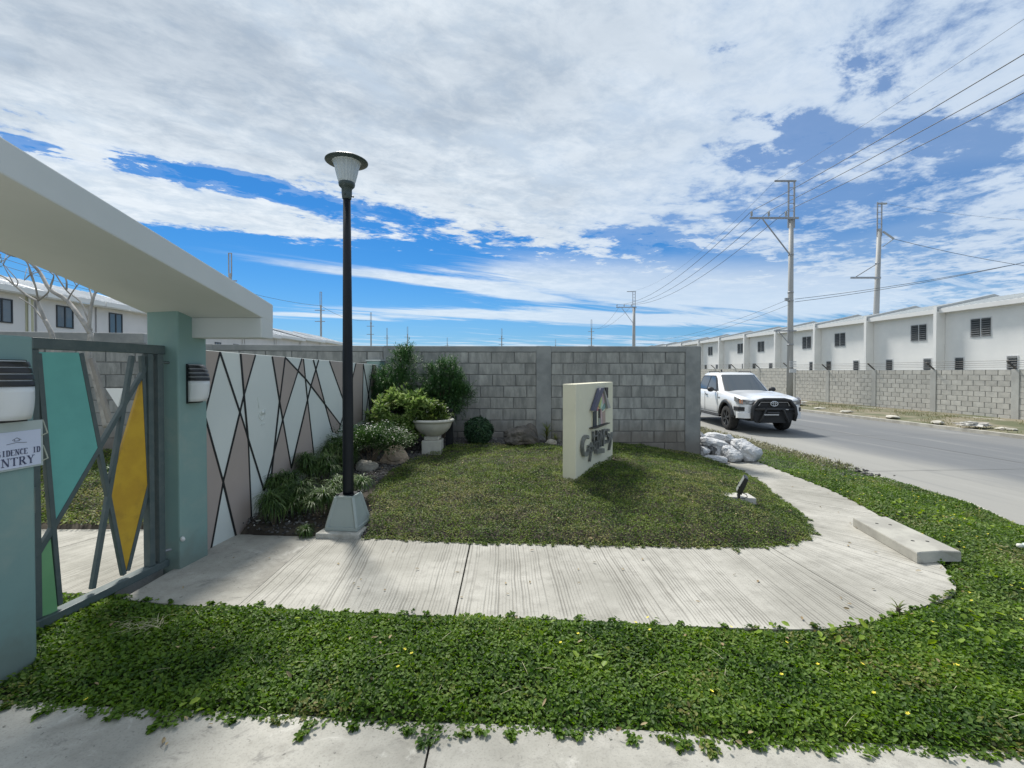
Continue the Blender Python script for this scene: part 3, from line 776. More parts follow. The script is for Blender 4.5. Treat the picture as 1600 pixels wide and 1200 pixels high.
for k in range(-2, 16):
    mir = (k % 2 == 0)
    n = k+2
    names = ['white terraced house across the road, outermost at the right picture edge', 'white terraced house at the right edge, its upper window large beside the frame',
             'white terraced house across the road, second full unit from the right edge', 'white terraced house in front of the leaning pole',
             'white terraced house just left of the leaning pole', 'white terraced house just right of the tall roadside pole',
             'white terraced house directly behind the tall roadside pole', 'white terraced house above the pickup, just left of the tall pole',
             'white terraced house above the pickup cab', 'white terraced house above the rear of the pickup, beside the grey wall end']
    far_ = ['tenth', 'eleventh', 'twelfth', 'thirteenth', 'fourteenth', 'fifteenth', 'sixteenth', 'last']
    lab = names[n] if n < len(names) else 'white terraced house far down the row across the road, '+far_[n-10]+' counted from the right edge'
    houses.append(make_house(s_first+UW*(k), mir, lab))

# ================================================================== HOUSES ON THE LEFT, INSIDE THE VILLAGE
m_wall_l = mat('cream render', (.72, .70, .70), (.66, .65, .65), scale=.8, rough=.85, bump=.1, bscale=20)
m_wframe = mat('black window frame', (.025, .03, .035), rough=.4)
m_wglass = mat('tinted window glass', (.10, .13, .16), rough=.05, spec=.9)
m_roof_l = mat('white metal roof', (.68, .69, .70), (.60, .62, .63), scale=.8, rough=.5)
def sliding_window(parent, x, z, w, h):
    f = MB(); t = .05
    for (x0, x1, z0, z1) in ((x-w/2, x+w/2, z-h/2, z-h/2+t), (x-w/2, x+w/2, z+h/2-t, z+h/2), (x-w/2, x-w/2+t, z-h/2+t, z+h/2-t), (x+w/2-t, x+w/2, z-h/2+t, z+h/2-t), (x-.03, x+.03, z-h/2+t, z+h/2-t)):
        f.box(x0, x1, -.035, .03, z0, z1)
    win = f.build('window', m_wframe, parent)
    g = MB(); g.box(x-w/2+t, x+w/2-t, -.012, -.006, z-h/2+t, z+h/2-t); g.build('pane', m_wglass, win)
def left_house(y0, y1, label, wins, eave=4.88, X=-20.0, stripe=None, group='cream terraced houses beyond the gate', split=False):
    dx = -.018
    root = empty('village_house', (X+dx*(y0-20), y0, 0), label, 'house', group, rz=PI/2-dx)
    L = y1-y0
    b = MB(); b.box(.03, L-.03, 0, 6, -.1, eave-.2); b.build('wall', m_wall_l, root)
    b = MB(); b.hexa([(0, -.45, eave-.02), (L-.01, -.45, eave-.02), (L-.01, 3.0, eave+.95), (0, 3.0, eave+.95), (0, -.45, eave+.05), (L-.01, -.45, eave+.05), (L-.01, 3.0, eave+1.02), (0, 3.0, eave+1.02)])
    b.hexa([(0, 3.0, eave+.95), (L-.01, 3.0, eave+.95), (L-.01, 6.3, eave-.1), (0, 6.3, eave-.1), (0, 3.0, eave+1.02), (L-.01, 3.0, eave+1.02), (L-.01, 6.3, eave), (0, 6.3, eave)])
    for k in range(int(L/.4)): b.bar((.2+k*.4, -.45, eave+.07), (.2+k*.4, 3.0, eave+1.03), .04, .03)
    b.build('roof', m_roof_l, root)
    b = MB(); b.box(0, L-.01, -.50, -.455, eave-.16, eave+.06); b.build('fascia', m_fascia, root)
    b = MB(); b.box(0, L-.01, -.45, -.003, eave-.20, eave-.165); b.build('soffit', m_fascia, root)
    b = MB(); b.tube([(L-.3, -.07, eave-.2), (L-.3, -.07, 0)], .045, 6); b.build('downpipe', m_fascia, root)
    if stripe: b = MB(); b.box(stripe, stripe+.32, -.02, -.002, 0, eave-.21); b.build('yellow_band', mat('pale yellow paint', (.50, .49, .34), rough=.8), root)
    for (wx, wz, ww, wh) in wins: sliding_window(root, wx, wz, ww, wh)
    return root
left_house(14.2, 19.35, 'cream terraced house with a pale yellow band, at the left picture edge', [(3.85, 3.98, .8, .95)], stripe=4.75)
left_house(19.4, 22.2, 'cream terraced house with a black framed window behind the left bare tree', [(1.25, 4.02, .80, .98)])
left_house(22.25, 25.8, 'cream terraced house whose half open black window is next to the green gate column', [(1.1, 4.0, .80, 1.05)])
def far_house(y0, y1, label, X=-20.6, e=4.6):
    return left_house(y0, y1, label, [(1.4, 3.2, .7, .9), (3.6, 3.2, .7, .9)] if y1-y0 > 4 else [(1.5, 3.2, .7, .9)], eave=e, X=X, group='small white houses over the grey wall on the left')
far_house(26.6, 31.2, 'white village house seen in the gap under the canopy end, nearest of the far row', e=4.55)
far_house(31.25, 36.0, 'white village house seen over the painted wall, second of the far row', e=4.5)
far_house(36.05, 41.0, 'white village house whose roof shows just right of the canopy end', e=4.65)
far_house(41.05, 46.0, 'white village house below the transformer pole, left part', e=4.75)
far_house(46.05, 51.0, 'white village house with pale roof directly below the transformer pole', e=4.9)
far_house(51.05, 58.0, 'white village house with long roof just left of the black lamp post', e=5.0)

# ================================================================== POLES AND WIRES
m_pole = mat('grey pole', (.38, .385, .38), (.30, .305, .305), scale=1.5, rough=.6, bump=.1, bscale=20, stretch=(1, 1, .2))
m_steel = mat('galvanised steel', (.33, .34, .36), (.26, .27, .29), scale=6, rough=.5, metal=.4)
m_ins = mat('insulator', (.30, .32, .34), rough=.3)
m_wire = mat('wire', (.05, .055, .06), rough=.6)
def util_pole(loc, H, label, r0=.165, r1=.115, lean=(0, 0), arm=2.35, lattice=True, detail=True, group='utility poles', arm_z=None, top_arm=True):
    root = empty('utility_pole', loc, label, 'utility pole', group); Z = H-1.95 if lattice else H
    lx, ly = lean
    b = MB(); b.smooth = True; b.tube([(0, 0, -.3), (lx*.5, ly*.5, Z*.5), (lx*Z/H, ly*Z/H, Z)], [r0, (r0+r1)/2, r1], 14); b.build('shaft', m_pole, root)
    if lattice:
        b = MB(); x0 = lx*Z/H
        b.box(x0-.19, x0-.12, -.03, .03, Z-.55, H); b.box(x0+.12, x0+.19, -.03, .03, Z-.55, H)
        for k in range(4): z = Z+.35+k*.42; b.box(x0-.119, x0+.119, -.012, .012, z, z+.03)
        b.build('lattice_extension', m_steel, root)
        if top_arm: b = MB(); b.box(x0-.92, x0+.24, -.045, .045, H+.002, H+.08); b.build('top_arm', m_steel, root)
    az = arm_z or Z-.12
    if arm:
        x0 = lx*az/H
        b = MB(); b.box(x0-arm, x0+.30, -.20, -.145, az, az+.10); b.build('crossarm', m_steel, root)
        b = MB(); b.bar((x0-arm*.70, -.17, az-.01), (x0-r1+.02, -.17, az-2.0), .05, .05); b.build('brace', m_steel, root)
        if detail:
            for k in range(3):
                b = MB(); xx = x0-arm+.10+k*.93*arm/2.35
                b.lathe([(.02, az+.10), (.02, az+.16), (.065, az+.17), (.05, az+.21), (.065, az+.24), (.05, az+.29), (.065, az+.32), (.045, az+.38), (.03, az+.42)], 10, c=(xx, -.17))
                b.build('insulator', m_ins, root)
    return root, az
P1 = (15.2, 25.2, -.2); P1H = 12.1
p1, a1 = util_pole(P1, P1H, 'tall grey pole by the road behind the pickup, with side crossarm and three insulators')
b = MB(); b.box(-1.02, .2, -.24, -.19, 3.95, 4.02); b.build('lower_arm', m_steel, p1)
b = MB(); b.bar((-.75, -.215, 3.94), (-.15, -.215, 3.25), .035, .035); b.build('lower_brace', m_steel, p1)
for zz in (3.2, 5.6, 6.05, 8.1):
    b = MB(); b.smooth = True; rr = .165-.05*zz/10+.012; b.lathe([(rr, zz), (rr, zz+.09)], 14); b.build('band', m_steel, p1)
b = MB(); b.box(-.35, -.17, -.13, -.03, 5.62, 5.78); b.build('clamp', m_ins, p1)
b = MB(); rr = .222
for zz, hh in ((2.05, .05), (2.16, .05), (2.28, .05), (1.72, .20)): b.box(-.16, .20, -.245, -.195, zz, zz+hh)
b.build('notice', mat('faded notice', (.52, .54, .55), rough=.7), p1)
P2 = (15.85, 60, -.2)
p2, a2 = util_pole(P2, 12.1, 'grey utility pole with crossarm in the distance, right of centre beyond the wall', r0=.24, r1=.17)
# leaning pole behind the houses
P3 = (26.6, 34.0, -.2)
p3, _ = util_pole(P3, 14.2, 'leaning grey pole with lattice top standing behind the white houses', r0=.23, r1=.14, lean=(.45, 0), arm=0, top_arm=False)
b = MB(); b.box(-1.9, .3, -.32, -.26, 8.55, 8.68); b.build('crossarm', m_steel, p3)
b = MB(); b.bar((-1.5, -.29, 8.7), (.2, -.29, 9.75), .06, .06); b.build('brace', m_steel, p3)
b = MB(); b.smooth = True
for zz in (8.6, 9.7, 4.9): b.lathe([(.23-.006*zz, zz), (.23-.006*zz, zz+.10)], 14, c=(.45*zz/14.2, 0))
b.build('band', m_steel, p3)
b = MB(); b.bar((.5, -.2, 12.0), (1.25, -.25, 11.45), .10, .10); b.bar((1.25, -.25, 11.45), (.5, -.2, 10.9), .05, .05); b.build('strain_insulator', m_ins, p3)
b = MB(); b.box(.25, .9, -.06, .06, 14.05, 14.15); b.build('top_clamp', m_ins, p3)
def sag(name, a, c, s, r, label, n=18, group='overhead wires'):
    a, c = Vector(a), Vector(c); pts = []
    for i in range(n+1):
        t = i/n; p = a.lerp(c, t); p.z -= 4*s*t*(1-t); pts.append(p)
    b = MB(); b.tube(pts, r, 5); o = b.build(name, m_wire); tag(o, label, 'overhead wire', group); return o
ax = [P1[0]-2.35+.10+k*.93 for k in range(3)]; zt1 = P1[2]+a1+.42
ax2 = [P2[0]-2.35+.10+k*.93 for k in range(3)]; zt2 = P2[2]+a2+.42
tw = ['outermost', 'middle', 'innermost']
PN = (15.0, -14.0)                                          # the next pole of the line stands behind the camera
for k in range(3):
    sag('overhead_wire', (ax[k], P1[1]-.17, zt1), (ax2[k], P2[1]-.17, zt2), 1.3, .014, f'{tw[k]} of the three thick wires from the tall roadside pole to the distant pole')
    sag('overhead_wire', (ax[k], P1[1]-.17, zt1), (PN[0]-2.25+k*.93, PN[1], zt1+.0), .75, .014, f'{tw[k]} of the three thick wires leaving the tall roadside pole to the upper right')
sag('overhead_wire', (P1[0]-.9, P1[1], P1H-.16), (P2[0]-.9, P2[1], P1H-.16), 1.4, .006, 'thin top wire from the tall roadside pole to the distant pole')
sag('overhead_wire', (P1[0]-.9, P1[1], P1H-.16), (PN[0]-.9, PN[1], P1H), .7, .006, 'thin top wire leaving the tall roadside pole to the upper right')
for q, zz in ((0, 5.5), (1, 5.35)):
    sag('overhead_wire', (P1[0]+.1, P1[1]-.2, zz), (34.5, 22.0+q*.6, 9.2+q*.12), .45, .012, ['upper', 'lower'][q]+' of two low wires from the tall pole rising over the houses')
    sag('overhead_wire', (P1[0]-.2, P1[1]-.2, zz-q*.15), (P2[0]-.2, P2[1], 5.6-q*.3), .8, .008, ['upper', 'lower'][q]+' of the two low thin wires from the tall pole towards the distance')
sag('overhead_wire', (P3[0]+1.25, P3[1]-.25, P3[2]+11.45), (52, 33, 8.2), .9, .016, 'wire falling from the strain insulator of the leaning pole to the right edge')
sag('overhead_wire', (P3[0]+.85, P3[1], P3[2]+14.1), (54, 33, 12.8), 1.0, .007, 'thin wire from the very top of the leaning pole to the right edge')
sag('overhead_wire', (P3[0]+.4, P3[1], P3[2]+5.9), (33, 36, 4.6), .2, .02, 'short thick wire from the leaning pole down behind the right roof')
sag('overhead_wire', (P3[0]-.1, P3[1], P3[2]+6.0), (25.5, 50, 4.2), .3, .016, 'upper guy wire running from the leaning pole down left behind the roofs')
sag('overhead_wire', (P3[0]-.1, P3[1], P3[2]+5.0), (26.5, 46, 4.2), .2, .016, 'lower guy wire running from the leaning pole down left behind the roofs')
# small poles far away
def far_pole(px, ptop, Y, label, xf=False, arms=1):
    X = (px-800)/FPX*Y; H = EYE+(580-ptop)*Y/FPX+.2
    root = empty('utility_pole', (X, Y, -.2), label, 'utility pole', 'utility poles')
    b = MB(); b.tube([(0, 0, 0), (0, 0, H*.86)], [.16, .12], 8); b.build('shaft', m_pole, root)
    b = MB(); b.box(-.14, -.07, -.03, .03, H*.84, H); b.box(.07, .14, -.03, .03, H*.84, H); b.box(-.14, .14, -.03, .03, H, H+.06); b.build('lattice_extension', m_steel, root)
    for k in range(arms): b = MB(); b.box(-.75, .6, -.18, -.12, H*(.80-.12*k), H*(.80-.12*k)+.09); b.build('crossarm', m_steel, root)
    if xf:
        b = MB(); b.smooth = True; b.lathe([(.24, H*.40), (.27, H*.42), (.27, H*.51), (.22, H*.53)], 12, c=(-.48, 0)); b.build('transformer', m_ins, root)
        b = MB(); b.box(-.3, 0.1, -.05, .05, H*.43, H*.45); b.build('bracket', m_steel, root)
    return root
far_pole(361, 397, 36, 'lattice pole top sticking up behind the sloping white canopy')
tp = far_pole(502, 457, 62, 'pole with a drum transformer above the village houses, left of the lamp post', xf=True, arms=2)
far_pole(580, 489, 85, 'thin far pole just right of the black lamp post', arms=2)
far_pole(605, 513, 120, 'very small pole on the skyline left of the conifer shrub')
far_pole(637, 511, 115, 'very small pole on the skyline above the conifer shrub')
far_pole(699, 528, 150, 'tiny pole on the skyline right of the conifer shrub')
far_pole(784, 514, 110, 'small pole with stacked crossarms on the skyline left of the sign', arms=3)
far_pole(868, 531, 150, 'tiny pole on the skyline straight above the left end of the sign', arms=1)
far_pole(924, 500, 100, 'small pole with crossarms on the skyline straight above the sign', arms=3)
Hh = EYE+(580-478)*62/FPX
sag('overhead_wire', ((502-800)/FPX*62, 62, Hh), (-33, 44, Hh+1.2), .6, .02, 'thin wire from the transformer pole to behind the canopy end')
sag('overhead_wire', ((502-800)/FPX*62, 62, Hh), ((580-800)/FPX*85, 85, EYE+(580-500)*85/FPX), .8, .02, 'thin wire from the transformer pole to the pole right of the lamp post')
for q in range(2):
    sag('overhead_wire', (P2[0]-1.9+q*1.5, P2[1], P2[2]+10.2), ((924-800)/FPX*100, 100, EYE+(580-512)*100/FPX), 1.2, .015, ['left', 'right'][q]+' thin wire from the distant crossarm pole to the small skyline pole')
# wires over the cream houses at the left
for q in range(3):
    sag('overhead_wire', (-24, 19, 7.6-q*.35), (-24.4, 40, 6.9-q*.3), .5, .012, ['top', 'middle', 'lowest'][q]+' thin wire above the cream houses behind the bare trees')

# ================================================================== GATE, COLUMNS, CANOPY
m_green = mat('green column paint', (.215, .335, .305), (.19, .305, .285), scale=1.5, rough=.6, bump=.12, bscale=30, stain=((.27, .35, .31), .7), stain_scale=2.2, dirt=(-.05, .35, (.16, .18, .15), .7))
m_canopy = mat('white canopy paint', (.56, .585, .575), (.51, .54, .53), scale=.7, rough=.7, bump=.06, bscale=20)
m_bar = mat('grey green gate paint', (.075, .105, .105), (.095, .12, .118), scale=14, rough=.5, bump=.25, bscale=120, stain=((.14, .17, .165), .4), stain_scale=9, detail=3)
G = np.array((.104, .9946)); GN = np.array((.9946, -.104))     # along the gate line, and towards the street
def gp(base, a, n): q = np.array(base)+G*a+GN*n; return float(q[0]), float(q[1])
def local_box(name, base, a0, a1, n0, n1, z0, z1, m, parent=None, bev=.012):
    """box in the gate frame: a along, n towards the street"""
    b = MB(); q = [gp(base, a, n) for a, n in ((a0, n1), (a1, n1), (a1, n0), (a0, n0))]
    b.hexa([(x, y, z0) for x, y in q]+[(x, y, z1) for x, y in q]); o = b.build(name, m, parent)
    if bev: bevel(o, bev)
    return o
C2 = (-2.68, 3.70); C1 = (-2.622, 2.22)
def parented(root, o):
    """put world-space mesh under an Empty that stands elsewhere"""
    o.parent = root; o.matrix_parent_inverse = Matrix.Translation(root.location).inverted(); return o
col2 = local_box('gate_column', C2, 0, .30, -.275, 0, -.3, 2.115, m_green)
tag(col2, 'tall green square column carrying the canopy, between the gate and the painted wall', 'column')
col1 = local_box('gate_column', C1, 0, .28, -.28, 0, -.3, 1.787, m_green)
tag(col1, 'short green column at the left picture edge with the paper notice', 'column')
b = MB(); ox, oy = gp(C2, .004, .001); b.smooth = True
nzl = MB(); nzl.smooth = True
pipe = [gp(C2, .01, .004)]
b.tube([(ox+.0, oy+.02, .245), (ox+.03, oy-.012, .245)], .016, 10)
pv = b.build('weep_pipe', mat('white plastic', (.7, .7, .68), rough=.4)); parented_cols = pv; pv.parent = col2
# canopy: a sloping slab that turns down at its far end
def zsof(Y): return 2.048+.242*(3.84-Y)
def canopy_section(Y, th):
    xr = -2.085-.104*(3.84-Y); xl = -2.97-.06*(3.84-Y)
    z = zsof(Y); return [(xl, Y-.05*(0), z), (xr, Y, z), (xr, Y, z+th), (xl, Y, z+th)]
b = MB(); loft(b, [canopy_section(Y, .165) for Y in (-1.5, 0, 2.0, 3.84, 4.0)])
can = b.build('canopy', m_canopy); bevel(can, .008)
tag(can, 'sloping white concrete canopy over the gate, its end turned down beyond the column', 'canopy')
b = MB()
q = [(-2.72, 3.842), (-2.0855, 3.842), (-2.069, 3.998), (-2.70, 3.998)]
b.hexa([(x, y, 1.878) for x, y in q]+[(x, y, 2.046) for x, y in q])
dn = b.build('downstand', m_canopy, can); bevel(dn, .008)
# the far-left support of the canopy (out of the frame, behind the picture edge)
sup = local_box('gate_column', (-2.60, -1.1), 0, .3, -.275, 0, -.1, 3.20, m_green); tag(sup, 'tall green square column at the near end of the canopy, outside the left picture edge', 'column')

GATE0 = gp(C2, -.94, -.125)
gate = empty('gate', (*GATE0, .0), 'dark green steel gate with teal, yellow and green diamond panels between two columns', 'gate', rz=math.atan2(G[1], G[0]))
Minv = np.array([[G[0], G[1]], [-G[1], G[0]]])
def gpx(px, py):
    s_, z = on_vplane(px, py, GATE0, G); return (s_, 0.0, z)
def gbar(name, pa, pb, w=.030, d=.030, dy=0.0, m=m_bar):
    a = Vector(gpx(*pa)); c = Vector(gpx(*pb)); a.y += dy; c.y += dy
    b = MB(); b.bar(a, c, d, w, up=(0, 0, 1) if abs((c-a).normalized().z) < .9 else (1, 0, 0)); return bevel(b.build(name, m, gate), .003)
sL, zT = gpx(46, 526)[0], gpx(150, 534)[2]
sR = gpx(254, 540)[0]; zB = gpx(150, 935)[2]
def fbar(name, x0, x1, y0, y1, z0, z1): b = MB(); b.box(x0, x1, y0, y1, z0, z1); return bevel(b.build(name, m_bar, gate), .004)
fbar('top_rail', sL, sR, -.022, .022, 1.735, 1.805)
fbar('bottom_rail', sL, sR, -.04, .04, .030, .085)
fbar('stile', sL, sL+.04, -.014, .014, .086, 1.734); fbar('stile', sR-.085, sR-.03, -.038, .038, .086, 1.734)
fbar('stile', sR-.16, sR-.115, -.030, .030, .086, 1.734)
for a_, c_ in (((125,552),(193,898)), ((237,557),(54,872)), ((58,552),(92,945)), ((206,556),(144,920)), ((221,556),(231,757)), ((231,757),(198,892))):
    gbar('lattice_bar', a_, c_, dy=random.uniform(-.002, .002))
def gpanel(name, pts, m, th=.02):
    P_ = [gpx(*p) for p in pts]; n = len(P_); vs = [(p[0], -th/2, p[2]) for p in P_]+[(p[0], th/2, p[2]) for p in P_]
    b = MB(); b.add(vs, [tuple(range(n)), tuple(range(n, 2*n))[::-1]]+[(i, (i+1) % n, n+(i+1) % n, n+i) for i in range(n)])
    return b.build(name, m, gate)
gpanel('teal_panel', [(56,550),(121,551),(151,700),(84,814)], mat('teal paint', (.16, .48, .42), (.14, .43, .38), scale=4, rough=.5, bump=.2, bscale=20))
gpanel('yellow_panel', [(221,592),(173,753),(173,778),(196,893),(231,757),(228,690)], mat('yellow paint', (.66, .40, .03), (.56, .32, .025), scale=4, rough=.5, bump=.2, bscale=20, stain=((.36, .21, .03), .5), stain_scale=5))
gpanel('green_panel', [(77,842),(88,955),(50,968),(52,880)], mat('leaf green paint', (.20, .44, .20), (.17, .39, .18), scale=4, rough=.5, bump=.2, bscale=20))
for (px, py, lw) in ((262, 566, .10), (264, 858, .10)):
    s_, _, z = gpx(px-6, py)
    b = MB(); b.smooth = True; b.tube([(sR-.06, .0, z+.02), (sR-.06, 0, z-.05)], .016, 10); b.tube([(sR-.06, -.01, z), (sR+.03, -.05, z-.005), (sR+.09, -.04, z+.005)], .011, 8)
    b.build('hinge', m_bar if py < 700 else m_steel, gate)
b = MB(); b.box(sL-.02, sL+.0, -.05, .05, .75, .90); b.build('latch', m_bar, gate)
# wall lamps on the street faces of the two columns
m_black = mat('black plastic', (.012, .013, .015), rough=.35); m_opal = mat('opal diffuser', (.66, .68, .68), rough=.3, spec=.5)
def wall_lamp(base, a, label):
    x, y = gp(base, a, .002)
    root = empty('wall_lamp', (x, y, 1.335), label, 'wall lamp', 'half-round wall lamps on the gate columns', rz=math.atan2(GN[1], GN[0]))
    # local x out of the wall, y sideways, z up; overall .16 wide, .33 high
    b = MB(); b.box(0, .014, -.08, .08, 0, .325); b.build('back_plate', m_black, root)
    def prof(t): return .115*math.sin(max(.08, min(1, t))*PI*.5)**.8 if t < .55 else .115*math.cos((t-.55)/.45*PI*.5)**.65
    def shell(z0, z1, k=1.0, grow=0.0):
        b = MB(); b.smooth = True; rings = []
        for i in range(7):
            z = z0+(z1-z0)*i/6; t = 1-(z/.325); r = (math.sqrt(max(0.0, 1-abs((z-.15)/.182)**2.3)))*.115+grow
            rings.append([(.0135+max(r, .004)*math.cos(q), (.077+grow)*math.sin(q), z) for q in np.linspace(-PI/2, PI/2, 13)])
        loft(b, rings, closed=True); return b
    shell(.015, .185).build('diffuser', m_opal, root)
    for k in range(4):
        z0 = .188+k*.0335
        shell(z0, z0+.027, grow=.004).build('louvre_band', m_black, root)
    shell(.186, .320, grow=-.006).build('inner_diffuser', m_opal, root)
    return root
wall_lamp(C2, .155, 'black and white half-round wall lamp on the tall column beside the painted wall')
wall_lamp(C1, .155, 'black and white half-round wall lamp on the short column above the paper notice')
# paper notice on the short column (serif letters as flat print)
m_paper = mat('laminated paper', (.62, .66, .78), (.58, .62, .74), scale=2, rough=.35); m_ink = mat('print ink', (.06, .07, .13), rough=.6); m_card = mat('clear sleeve', (.42, .48, .46), rough=.25)
def nt_pt(px, py):
    s_, z = on_vplane(px, py, gp(C1, 0, .0), G); return s_, z
s1, z1 = nt_pt(49, 670); s0, z0 = nt_pt(54, 727)
NX = .298
notice = empty('notice', (*gp(C1, 0, .004), 0), 'white paper notice with dark serif lettering, tied to the short column', 'notice', rz=math.atan2(G[1], G[0]))
b = MB(); b.box(-.20, NX+.012, -.008, -.005, 1.085, 1.335); b.build('sleeve', m_card, notice)
b = MB(); b.box(-.19, NX, -.011, -.0085, 1.095, 1.285); b.build('paper', m_paper, notice)
for zz in (1.10, 1.24):
    b = MB(); b.tube([(NX-.01, .0, zz), (NX+.03, -.015, zz+.02), (NX+.035, .02, zz+.09)], .004, 5); b.build('wire_tie', mat('pale tie', (.4, .42, .33), rough=.6), notice)
STROKES = {  # serif capitals on a 0..1 box: (x0,y0,x1,y1,heavy)
 'I': [(.5,0,.5,1,1)], 'D': [(.2,0,.2,1,1),(.2,1,.55,.97,0),(.55,.97,.8,.75,1),(.8,.75,.8,.25,1),(.8,.25,.55,.03,1),(.55,.03,.2,0,0)],
 'E': [(.2,0,.2,1,1),(.2,.98,.8,.98,0),(.2,.5,.62,.5,0),(.2,.02,.8,.02,0),(.8,.98,.8,.8,0),(.8,.02,.8,.2,0)],
 'N': [(.15,0,.15,1,0),(.15,1,.85,0,1),(.85,0,.85,1,0)], 'C': [(.82,.75,.82,.98,0),(.82,.82,.6,.98,0),(.6,.98,.3,.88,1),(.3,.88,.15,.5,1),(.15,.5,.3,.12,1),(.3,.12,.6,.02,0),(.6,.02,.85,.2,0)],
 'T': [(.5,0,.5,1,1),(.08,.98,.92,.98,0),(.08,.98,.08,.8,0),(.92,.98,.92,.8,0)],
 'R': [(.2,0,.2,1,1),(.2,1,.6,.97,0),(.6,.97,.75,.77,1),(.75,.77,.6,.55,1),(.6,.55,.2,.5,0),(.45,.52,.85,0,1)],
 'Y': [(.5,0,.5,.48,1),(.5,.48,.15,1,1),(.5,.48,.85,1,0)], 'S': [(.8,.75,.6,.98,0),(.6,.98,.25,.85,1),(.25,.85,.75,.3,1),(.75,.3,.55,.02,1),(.55,.02,.2,.22,0)],
 'O': [(.5,1,.2,.75,1),(.2,.75,.2,.25,1),(.2,.25,.5,0,1),(.5,0,.8,.25,1),(.8,.25,.8,.75,1),(.8,.75,.5,1,1)]}
SERIFS = {'I': [(.5,0),(.5,1)], 'N': [(.15,0),(.15,1),(.85,1)], 'T': [(.5,0)], 'Y': [(.5,0),(.15,1),(.85,1)], 'R': [(.2,0),(.2,1),(.87,0)], 'D': [(.2,0),(.2,1)], 'E': [(.2,0),(.2,1)]}
def text_strokes(b, txt, x_right, z, h, adv, y):
    x = x_right-adv*len(txt)*h
    for ch in txt:
        k = 0
        if ch != ' ':
            for (a0, b0, a1_, b1, hv) in STROKES[ch]:
                w = h*(.16 if hv else .055); W_ = adv*h*.92
                b.bar((x+a0*W_, y-.0002*k, z+b0*h), (x+a1_*W_, y-.0002*k, z+b1*h), .0006, w, up=(1, 0, 0) if abs(a1_-a0)*W_ < abs(b1-b0)*h*.2 else (0, 0, 1)); k += 1
            for (a0, b0) in SERIFS.get(ch, []):
                b.box(x+a0*adv*h*.92-h*.15, x+a0*adv*h*.92+h*.15, y-.0004, y+.0003, z+(b0-.0)*h-(h*.05 if b0 else 0)-h*.01, z+b0*h+(h*.05 if not b0 else 0)+h*.01)
        x += adv*h
def lettering(txt, x_right, z, h, adv):
    n = len(txt)
    for i, ch in enumerate(txt):
        if ch != ' ':
            b = MB(); text_strokes(b, ch, x_right-adv*h*(n-1-i), z, h, adv, -.0125); b.build('letter', m_ink, notice)
lettering('NO RESIDENCE ID', NX-.002, 1.162, .030, .66); lettering('NO ENTRY', NX-.030, 1.108, .042, .90)
b = MB()
for (x0, z0_, x1_, z1_) in ((.165, 1.240, .185, 1.252), (.185, 1.252, .205, 1.240), (.172, 1.236, .198, 1.236), (.175, 1.236, .175, 1.244), (.196, 1.236, .196, 1.244), (.14, 1.222, .185, 1.228), (.185, 1.228, .23, 1.222)):
    b.bar((x0, -.0125, z0_), (x1_, -.0125, z1_), .0006, .003, up=(0, 0, 1) if abs(x1_-x0) > .001 else (1, 0, 0))
b.build('emblem', mat('grey print', (.2, .22, .27), rough=.6), notice)

# ------------------------------------------------------------------ painted wall
m_pw = mat('pale painted wall', (.63, .665, .625), (.67, .70, .655), scale=1.2, rough=.75, bump=.12, bscale=25)
m_taupe = mat('taupe paint', (.415, .345, .305), (.385, .325, .285), scale=1.5, rough=.78, bump=.12, bscale=25)
m_line = mat('black groove line', (.010, .011, .012), rough=.6)
PW0 = np.array((-2.745, 4.0)); PWL = 4.05
pw = empty('painted_wall', (*PW0, 0), 'pale green painted wall with taupe diamonds and thin black lines, left of the lamp post', 'wall', rz=math.atan2(G[1], G[0]))
def pz(s_): return 1.79-.075*s_/3.9          # the top falls a little towards the back
def pwp(cx, cy):                              # crop coordinates of the enlarged photograph -> wall plane
    s_, z = on_vplane(300+cx/3.428, 520+cy/3.428, PW0, G); return s_, z
b = MB(); b.add([(0, 0, -.3), (PWL, 0, -.3), (PWL, .14, -.3), (0, .14, -.3), (0, 0, pz(0)), (PWL, 0, pz(PWL)), (PWL, .14, pz(PWL)), (0, .14, pz(0))],
      [(0,3,2,1),(4,5,6,7),(0,1,5,4),(1,2,6,5),(2,3,7,6),(3,0,4,7)])
bevel(b.build('wall', m_pw, pw), .005)
def clampz(s_, z):
    return max(-.05, min(pz(s_)-.004, z))
def pshape(name, pts, m, y):
    q = [pwp(*p) for p in pts]; q = [(s_, z-(.14 if p[1] > 1040 else 0)) for (s_, z), p in zip(q, pts)]; q = [(s_, clampz(s_, z) if (i_[1] > 170 or z > pz(s_)-.06) and z > pz(s_)-.004 else max(z, -.2)) for (s_, z), i_ in zip(q, pts)]
    # points at the top edge are put exactly on it
    q = [(max(0.002, s_), (pz(s_)-.004 if p[1] < 172 and z > pz(s_)-.07 and p[1] < 165 else z)) for (s_, z), p in zip(q, pts)]
    n = len(q); vs = [(a, y, z) for a, z in q]+[(a, -.0005, z) for a, z in q]
    b = MB(); b.add(vs, [tuple(range(n)), tuple(range(n, 2*n))[::-1]]+[(i, (i+1) % n, n+(i+1) % n, n+i) for i in range(n)])
    return b.build(name, m, pw)
